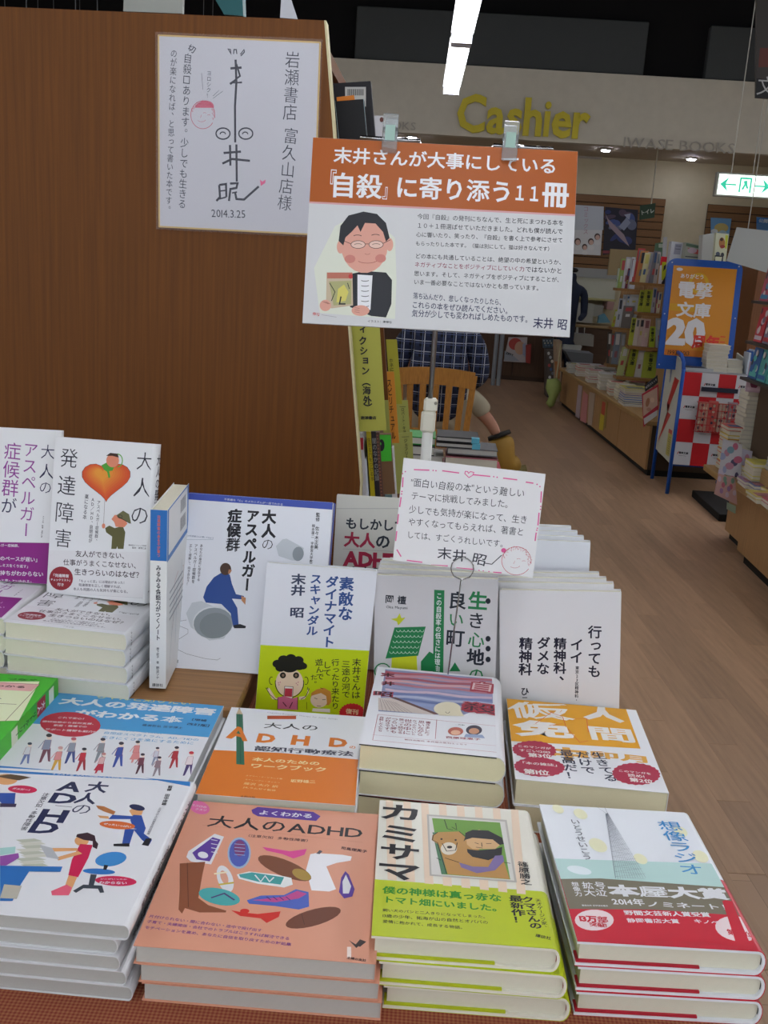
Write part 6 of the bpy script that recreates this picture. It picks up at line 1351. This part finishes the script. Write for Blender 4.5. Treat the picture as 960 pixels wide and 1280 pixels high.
for x, y, z, n, wv, t, nm, cols in ((1.80, 5.86, .436, 11, .12, .023, 'red and yellow comic', [0xb8b0a0, 0xb04030, 0xc0a830]), (1.775, 5.66, .436, 7, .10, .022, 'pale yellow comic', [0xb0ac90, 0xb8b4a0]), (1.825, 5.55, .447, 5, .10, .022, 'magenta striped comic', [0xa83858, 0xb8ac98, 0xb8b060]), (1.80, 5.36, .446, 6, .11, .022, 'cream comic', [0xb8b4a0, 0xb0ac9c, 0xb8b040]), (1.86, 5.20, .562, 4, .11, .02, 'blue and white comic', [0xa8acb4, 0x8890a8, 0xb8b8b8])):
    pile(x, y, z, n, wv, .16, t, '%s in the right counter pile' % nm, '%s pile' % nm, cols)
B().box(1.93, 6.35, 0, 2.7, 7.06, .05, mat(0x0c0b0a, .8), .004).ob('low_platform')  # flat dark slab paints the shadow on the floor by the stand
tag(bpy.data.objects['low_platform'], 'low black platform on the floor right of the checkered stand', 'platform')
for k in range(9):
    u, v = ((925, 605), (938, 612), (952, 618), (932, 598), (946, 604), (958, 610), (940, 625), (955, 632), (962, 622))[k]; q = atz(u, v, .447)
    pile(q.x + .05, min(q.y, 5.35), .446, 2, .11, .16, .018, '%s comic pair at the right counter edge, %s pair' % (cname((0x8a6a90, 0x4a5a90, 0xb0a050, 0xa84858)[k % 4]), NTH[k]), 'comics along the counter edge', [0xb8b8b0, (0x8a6a90, 0x4a5a90, 0xb0a050, 0xa84858)[k % 4]])
KR = (860, 480, 5.82)
def pa(p):
    for j in range(14): p.ell(230 + (j * 53) % 150, 430 + (j * 71) % 330, 14 + j % 4 * 6, 26, (0x8a92b0, 0xa87888, 0x4a4460, 0xb0a8b8, 0x6a8a98, 0xa85a70)[j % 6])
slab('leaflet', 'tall pale comic poster hanging from the short counter end', 'poster', [(255, 400), (395, 440), (385, 680), (225, 650)], 5.47, .004, 0xb0aeb4, KR, art=pa)
slab('leaflet', 'lower pink comic poster hanging under the pale one', 'poster', [(222, 650), (345, 690), (358, 880), (190, 800)], 5.46, .004, 0xb08c88, KR, art=lambda p: [p.ell(230 + (j * 41) % 110, 690 + (j * 29) % 130, 13, 20, (0xb0a0b0, 0x6a8a78, 0xa85a68, 0x8a6a90)[j % 4]) for j in range(10)])
slab('leaflet', 'small green cornered leaflet below the pink poster', 'poster', [(285, 860), (350, 890), (345, 945), (282, 910)], 5.465, .004, 0x8a9c88, KR)
slab('leaflet', 'white leaflet with pink figure right of the pale poster', 'poster', [(395, 470), (470, 490), (455, 600), (390, 590)], 5.48, .004, 0xa8a4b4, KR, art=lambda p: p.ell(430, 540, 18, 30, 0xa87888))
# hanging translucent panel and black genre sign
hb = slab('hanging_panel', 'large pale translucent panel hanging above the brown case', 'panel', [(921, 284), (990, 292), (990, 350), (908, 326)], 6.9, .004, 0x9a9e9c, rough=.25)
tg = at(935, 286, 6.9); te = at(970, 60, 6.9)
B().tube([tg - hb.location, te - hb.location + (te - tg)], .003, mat(0xb0b0a8, .4), 5).ob('hanging_cord', hb)
gs = slab('genre_sign', 'black hanging genre sign with white character at the top right', 'sign', [(946, -40), (1040, -36), (1040, 130), (945, 122)], 5.2, .02, 0x3a3634, art=lambda p: p.poly([(946, 98), (1040, 104), (1040, 130), (944, 122)], 0x101014).up().row('文庫', (946, 107), (994, 110), 0xa8a8a8, 1, .0).poly([(950, 60), (1040, 60), (1040, 84), (948, 84)], 0x5a2c24))
p0 = at(960, -30, 5.2) - gs.location
B().tube([p0, p0 + Vector((0, 0, 5.0 - at(960, -30, 5.2).z))], .003, mat(0x808080, .4), 5).ob('hanging_wire', gs)

# ------------------------------------------------------------------ back wall
SL = mat(0x6e4e2c, .5, 'wood', 'slatwall')
def slatwall(x0, x1, z0, z1, label):
    t = thing('slat_board', label, 'wall board', (x0, 14.355, z0)); n = int(round((z1 - z0) / .105)); hh = (z1 - z0) / n
    B().box(0, .02, 0, x1 - x0, .04, z1 - z0, mat(0x2c1e12, .7)).ob('backing', t)
    for k in range(n): B().box(0, 0, k * hh + .006, x1 - x0, .02, (k + 1) * hh - .006, SL).ob('slat', t, (0, 0, 0))
    return t
slatwall(.9, 3.02, 1.42, 2.55, 'brown slatted wall board carrying two posters')
slatwall(3.60, 6.2, 1.3, 2.52, 'brown slatted wall board at the right behind the exit sign')
KZ = (680, 200, 6)
def pst(p):
    p.rect(200, 335, 450, 525, 0xaab0b4)
    p.up().col('コミックス', (315, 345), (312, 560), 0xa07880, 1, .0)
    for x, y, r_ in ((252, 612, 24), (305, 652, 20), (352, 612, 22), (400, 575, 22)): p.ell(x, y, r_, r_ * 1.15, 0x4a3a34); p.up().ell(x + 2, y + 6, r_ * .75, r_ * .85, 0xb89888).ell(x, y + 46, r_ * 1.1, 18, 0xc4c4c0)
slab('poster', 'white poster with four small portraits on the slatted wall', 'poster', [(150, 336), (449, 349), (424, 716), (135, 700)], 14.34, .006, 0xbcbebc, KZ, art=pst)
def ps2(p):
    for k in range(16): p.ell(480 + (k * 67) % 190, 390 + (k * 89) % 230, 22 + k % 4 * 9, 16 + k % 3 * 10, (0x2c3460, 0x3c4a78, 0x24242e, 0x4a3a4a, 0x585e70)[k % 5], k)
    p.up().poly([(460, 400), (480, 440), (600, 560), (640, 650), (585, 600), (490, 500)], 0x8a7a80).poly([(560, 500), (620, 430), (650, 470), (600, 530)], 0x7a8090).poly([(600, 410), (650, 400), (640, 450)], 0x8a90a0).rect(440, 680, 690, 700, 0x7a3038)
slab('poster', 'dark blue abstract poster on the slatted wall', 'poster', [(460, 352), (706, 374), (686, 672), (442, 712)], 14.33, .006, 0x22222c, KZ, art=ps2)
slab('sign', 'small dark green sign on a rod beside the dark poster', 'sign', [(722, 342), (838, 322), (828, 432), (716, 450)], 12.9, .02, 0x2c4434, KZ, art=lambda p: p.row('トイレ', (722, 398), (828, 378), 0xa8b0a8, 1, .04))
q = at(814, 255, 12.9)
ob = B().tube([(0, 0, 0), (0, 0, 3.04 - q.z)], .008, mat(0xb0aea0, .4), 6).ob('sign_rod', None, q); tag(ob, 'thin pale rod holding the small dark green sign', 'rod')
slab('poster', 'light blue poster with yellow on the right slatted board', 'poster', [(470, 82), (648, 92), (612, 330), (470, 300)], 14.33, .006, 0x5a86a8, KU, art=lambda p: p.ell(560, 170, 60, 40, 0xa89858).ell(500, 200, 30, 20, 0xa8b0b0).ell(570, 230, 40, 40, 0x88a0a8))
slab('poster', 'blue poster at the right edge of the slatted board', 'poster', [(862, 75), (1040, 95), (1040, 300), (862, 180)], 14.33, .006, 0x4a78a8, KU, art=lambda p: p.rect(865, 85, 1000, 130, 0x2c6cb0).up().row('公開中', (880, 108), (1000, 116), 0xb0c0c8, .8, .04))
# back counter: white panel, shelf, grey boxes
K8 = (680, 280, 6)
bc2 = thing('back_counter', 'pale service counter along the back wall', 'counter', (1.7, 13.6, 0))
B().box(0, .1, 0, 2.2, .75, .80, mat(0x4a3628, .6, 'wood'), .004).ob('carcass', bc2); B().box(-.02, .06, .80, 2.22, .75, .83, mat(0x8a7450, .5), .004).ob('worktop', bc2)
slab('wall_panel', 'pale white board on the wall below the slatted board', 'board', [(200, 325), (545, 345), (530, 570), (200, 548)], 14.3, .02, 0xa8aa9c, K8)
slab('wall_panel', 'dim grey strip above the pale white board', 'board', [(225, 325), (560, 345), (548, 415), (222, 395)], 14.28, .02, 0x888a88, K8)
slab('shelf_board', 'yellowish shelf edge below the pale white board', 'shelf', [(215, 545), (540, 568), (538, 582), (213, 560)], 14.1, .2, 0xa09c6c, K8)
for k, (lb, q, c) in enumerate((('grey file box left on the back counter', [(205, 590), (268, 594), (258, 735), (195, 730)], 0x90928e), ('grey file box middle on the back counter', [(268, 594), (378, 602), (362, 745), (258, 736)], 0x94968f), ('grey file box right on the back counter', [(378, 608), (448, 614), (435, 698), (368, 692)], 0x868882))): slab('file_box', lb, 'box', q, 13.9, .3, c, K8)
slab('paper_stack', 'pale paper bundle below the grey file boxes', 'paper', [(205, 820), (375, 835), (370, 920), (200, 900)], 13.4, .3, 0x8c8a84, K8)
slab('paper_stack', 'grey striped paper bundle at the right of the notice', 'paper', [(150, 905), (285, 915), (275, 950), (140, 940)], 12.8, .12, 0xa0a29e, K8)
slab('cabinet', 'grey drawer unit near the far counter end', 'cabinet', [(160, 955), (370, 975), (360, 1075), (250, 1110), (150, 1090)][:4], 12.4, .4, 0x6c7074, K8)
slab('photo_frame', 'small white framed photo standing below the file boxes', 'frame', [(245, 760), (312, 760), (300, 850), (235, 850)], 13.68, .02, 0xa8a8a4, K8, art=lambda p: p.rect(258, 775, 300, 825, 0x3a2c28))
slab('bag', 'light blue paper bag on the back counter', 'bag', [(415, 690), (455, 672), (500, 740), (405, 742)], 13.2, .1, 0x5a8ca0, K8)
slab('bag', 'pink rounded package above the light blue bag', 'bag', [(478, 582), (530, 585), (515, 648), (470, 640)], 14.0, .399, 0x9a7a74, K8)
sp_ = thing('person', 'person in dark blue mostly hidden behind the notice at the service counter', 'person', at(712, 372, 13.0) - Vector((0, 0, 1.3)))
skin('body', [(0, 0, .95), (0, 0, 1.2), (0, 0, 1.4), (0, 0, 1.5), (0, .0, 1.62), (-.18, 0, 1.38), (-.24, -.05, 1.1), (-.2, -.25, 1.05), (.18, 0, 1.38), (.20, -.03, 1.1), (.12, -.25, 1.05), (-.1, 0, .5), (-.1, 0, .06), (.1, 0, .5), (.1, 0, .06)], [(0, 1), (1, 2), (2, 3), (3, 4), (2, 5), (5, 6), (6, 7), (2, 8), (8, 9), (9, 10), (0, 11), (11, 12), (0, 13), (13, 14)], [.14, .13, .12, .05, .095, .06, .045, .035, .06, .045, .035, .09, .06, .09, .06], mat(0x20283c, .8), sp_, 1)
skin('hair', [(0, .02, 1.60), (0, .02, 1.68)], [(0, 1)], [.1, .09], HR, sp_, 1)
# middle distance behind the chair
K0 = (600, 380, 6)
cbk = thing('cabinet', 'dark brown cabinet at the end of the aisle', 'cabinet', (-.9, 14.0, 0)); B().box(0, 0, 0, 2.55, .35, 1.0, mat(0x3c2a1e, .6, 'wood'), .004).ob('carcass', cbk)
for k in range(5): B().box(.02 + k * .505, -.015, .06, .5 + k * .505, 0, .95, mat(0x4a3424, .6, 'woodv')).ob('door', cbk)
for k, (u0, u1) in enumerate(((85, 122), (122, 165))):
    q = at((u0 + u1) / 12 + 600, 465, 13.2); ob = B().tube([(0, 0, 0), (0, 0, 1.3)], .028, mat(0x80868c, .4), 12).ob('pole', None, (q.x, 13.2, 0)); tag(ob, 'grey metal pole beyond the chair, %s of two' % ('left', 'right')[k], 'pole')
slab('magazine', 'picture magazine with red haired figure on the dark cabinet front', 'magazine', [(215, 250), (355, 250), (345, 440), (178, 430)], 13.95, .03, 0xa8a0a0, K0, art=lambda p: p.ell(265, 300, 50, 45, 0xa04038).ell(300, 330, 40, 50, 0xb08a70).poly([(180, 350), (240, 380), (300, 430), (180, 425)], 0x8a9098).poly([(320, 300), (345, 290), (340, 400), (320, 380)], 0x8a94a8).up().row('ZIPPY', (195, 365), (250, 385), BK, 1, .03))
slab('magazine', 'narrow red magazine beside the red haired figure', 'magazine', [(345, 310), (385, 300), (378, 448), (345, 440)], 13.88, .11, 0x8a302c, K0)
slab('ornament', 'glinting silver and blue ornaments near the far counter end', 'ornament', [(470, 265), (560, 262), (550, 330), (475, 330)], 13.9, .1, 0x4a5a64, K0, art=lambda p: [p.ell(480 + (k * 31) % 70, 275 + (k * 17) % 50, 7, 7, (0x9aa8b0, 0xb0b0a0, 0x607890)[k % 3]) for k in range(9)])
